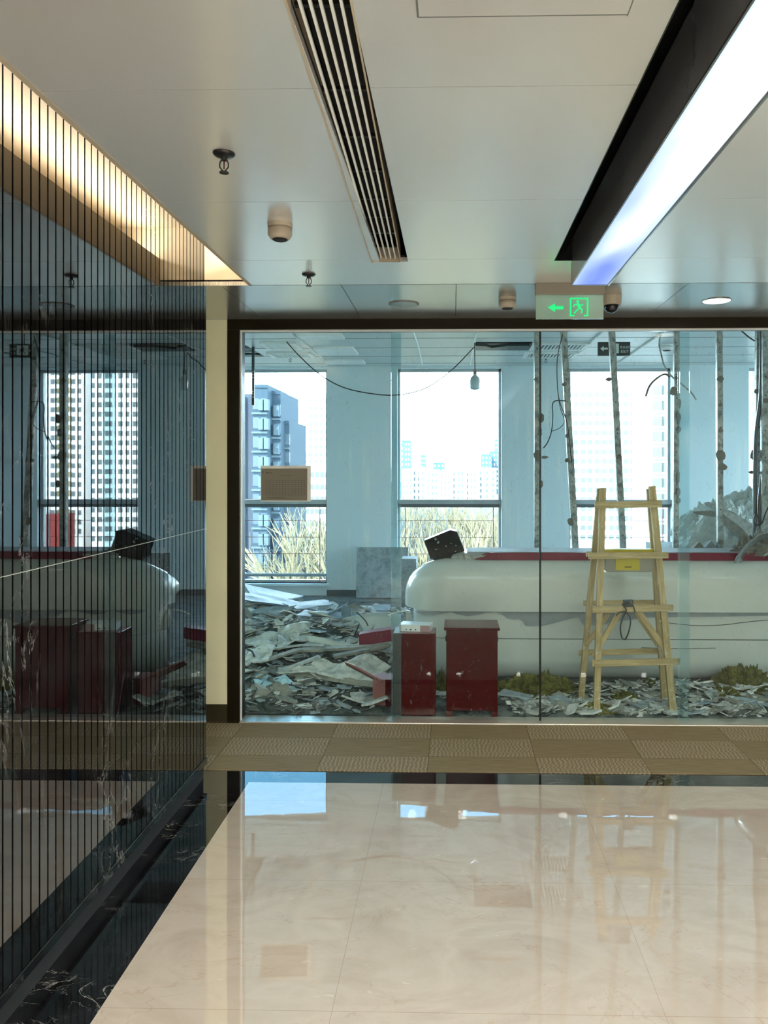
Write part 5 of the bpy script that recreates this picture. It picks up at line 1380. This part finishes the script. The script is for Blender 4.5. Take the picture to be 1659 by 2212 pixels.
# right window white apartment towers
building('apartment_tower', 'big white apartment tower with rows of windows filling the right window', 1190, 1405, 836, 240, 20, 'b_white', 2.95, 14, 1.5, 1.5, 'b_glass', maxw=96)
building('apartment_tower', 'nearer white tower at the right side of the right window with teal balconies', 1412, 1530, 815, 150, 18, 'b_white', 3.0, 6, 2.2, 1.9, 'b_glass', ('b_glass', 1, .5))
building('apartment_tower', 'white apartment tower right of the right window, seen mirrored in the marble wall', 1620, 1760, 770, 235, 20, 'b_white', 2.95, 9, 1.4, 1.6, 'b_glass')
t, a, b, top = building('apartment_tower', 'white tower with a yellow balcony stripe seen mirrored in the marble wall', 1775, 2010, 700, 240, 20, 'b_white', 2.95, 14, 1.4, 1.6, 'b_glass')
for k in range(22): MB().box(a.x+5, a.x+8, 239.4, 240, top-3-2.95*k, top-1.4-2.95*k).build('yellow_panel', 'b_yellow', t)
MB().box(a.x+3, a.x+9, 232, 240, GZ, -12).build('red_annex', 'b_red', t)
# bare trees
def tree_mb(seed, h):
    r = random.Random(seed); m = MB()
    def br(p, d, L, rad, lv):
        q = p+d*L; mid = p.lerp(q, .5)+Vector((r.uniform(-1, 1), r.uniform(-1, 1), 0))*L*.05
        m.tube([p, mid, q], rad, 5 if lv < 2 else 3, rad*.6)
        if lv >= 4: return
        for k in range((8, 6, 4, 4)[lv]):
            a = r.uniform(0, 2*PI); sp = r.uniform(.3, .75); dd = (d+Vector((math.cos(a)*sp, math.sin(a)*sp, r.uniform(-.05, .35)))).normalized()
            s = r.uniform(.35, 1.0); br(p.lerp(q, s), dd, L*r.uniform(.5, .72), rad*.58, lv+1)
    br(Vector((0, 0, 0)), Vector((0, 0, 1)), h*.42, h*.015, 0)
    return m
tp = []
for k, mt in ((0, 'twig'), (1, 'twig2'), (2, 'twig')):
    m = tree_mb(40+k, 15); o = m.build('bare_tree', mt, origin=(0, 0, 0)); tp.append(o)
first = [True]*3
spots = [(668, 1120, 140, 0, 1.2), (716, 1120, 80, 2, 1.0), (690, 1150, 62, 0, .8), (735, 1130, 70, 1, 1), (880, 1085, 120, 0, 1.2), (925, 1100, 95, 2, 1.1), (960, 1090, 110, 1, 1.1), (1000, 1085, 100, 0, 1.2), (1045, 1100, 85, 2, 1.1), (900, 1130, 75, 0, 1), (985, 1140, 70, 1, 1), (1065, 1130, 72, 0, .95), (850, 1120, 78, 1, 1), (940, 1160, 62, 2, .8), (1030, 1165, 60, 0, .8), (1095, 1110, 90, 2, 1.1)]
tl = ['left half of the left window view', 'right edge of the left window view']
for i, (px_, py_, Y, k, s) in enumerate(spots):
    if first[k]: o = tp[k]; first[k] = False
    else: o = tp[k].copy(); COL.objects.link(o)
    q = at(px_, py_, Y); s = (q.z-GZ)/15*1.3
    o.location = (q.x, Y, GZ); o.scale = (s*.9, s*.9, s); o.rotation_euler = (0, 0, i*1.3)
    ords = ['leftmost', 'second from left', 'third from left', 'fourth from left', 'fifth from left', 'sixth from left', 'seventh from left', 'eighth from left', 'ninth from left', 'third from right', 'second from right', 'rightmost']
    side = 'left' if px_ < 800 else 'middle'
    row = sorted(sp_[0] for sp_ in spots if (sp_[0] < 800) == (px_ < 800)); w_o = ords[row.index(px_)] if side == 'middle' else ('leftmost', 'second from left', 'third from left', 'rightmost')[row.index(px_)]
    lab = 'pale bare tree low behind the rails of the %s window, %s' % (side, w_o); grp = 'bare trees in the %s window' % side
    tag(o, lab, 'tree', grp)
# parked cars far below in the right window
m = MB(); m.box(-2.2, 2.2, -.9, .9, .3, .95); m.box(-1.3, 1.4, -.8, .8, .95, 1.5)
car0 = thing('parked_car', 'small pale parked car far below in the right window', 'car', (0, 0, 0), 'parked cars below the right window')
b1 = MB().box(-2.2, 2.2, -.9, .9, .3, .95).build('body', 'b_white2', car0, bevel=.1, origin=(0, 0, 0)); b2 = MB().box(-1.3, 1.4, -.8, .8, .95, 1.5).build('cabin', 'b_glass', car0, origin=(0, 0, 0))
for i in range(7):
    if i == 0: c = car0
    else:
        c = car0.copy(); COL.objects.link(c)
        for ch in (b1, b2): d = ch.copy(); COL.objects.link(d); d.parent = c
    c['label'] = 'small pale parked car far below in the right window, '+('leftmost', 'second from left', 'third from left', 'middle one', 'third from right', 'second from right', 'rightmost')[i]
    c.location = (at(1250+i*32, 1180, 240).x+ (i % 2), 236-3*(i % 3), GZ)
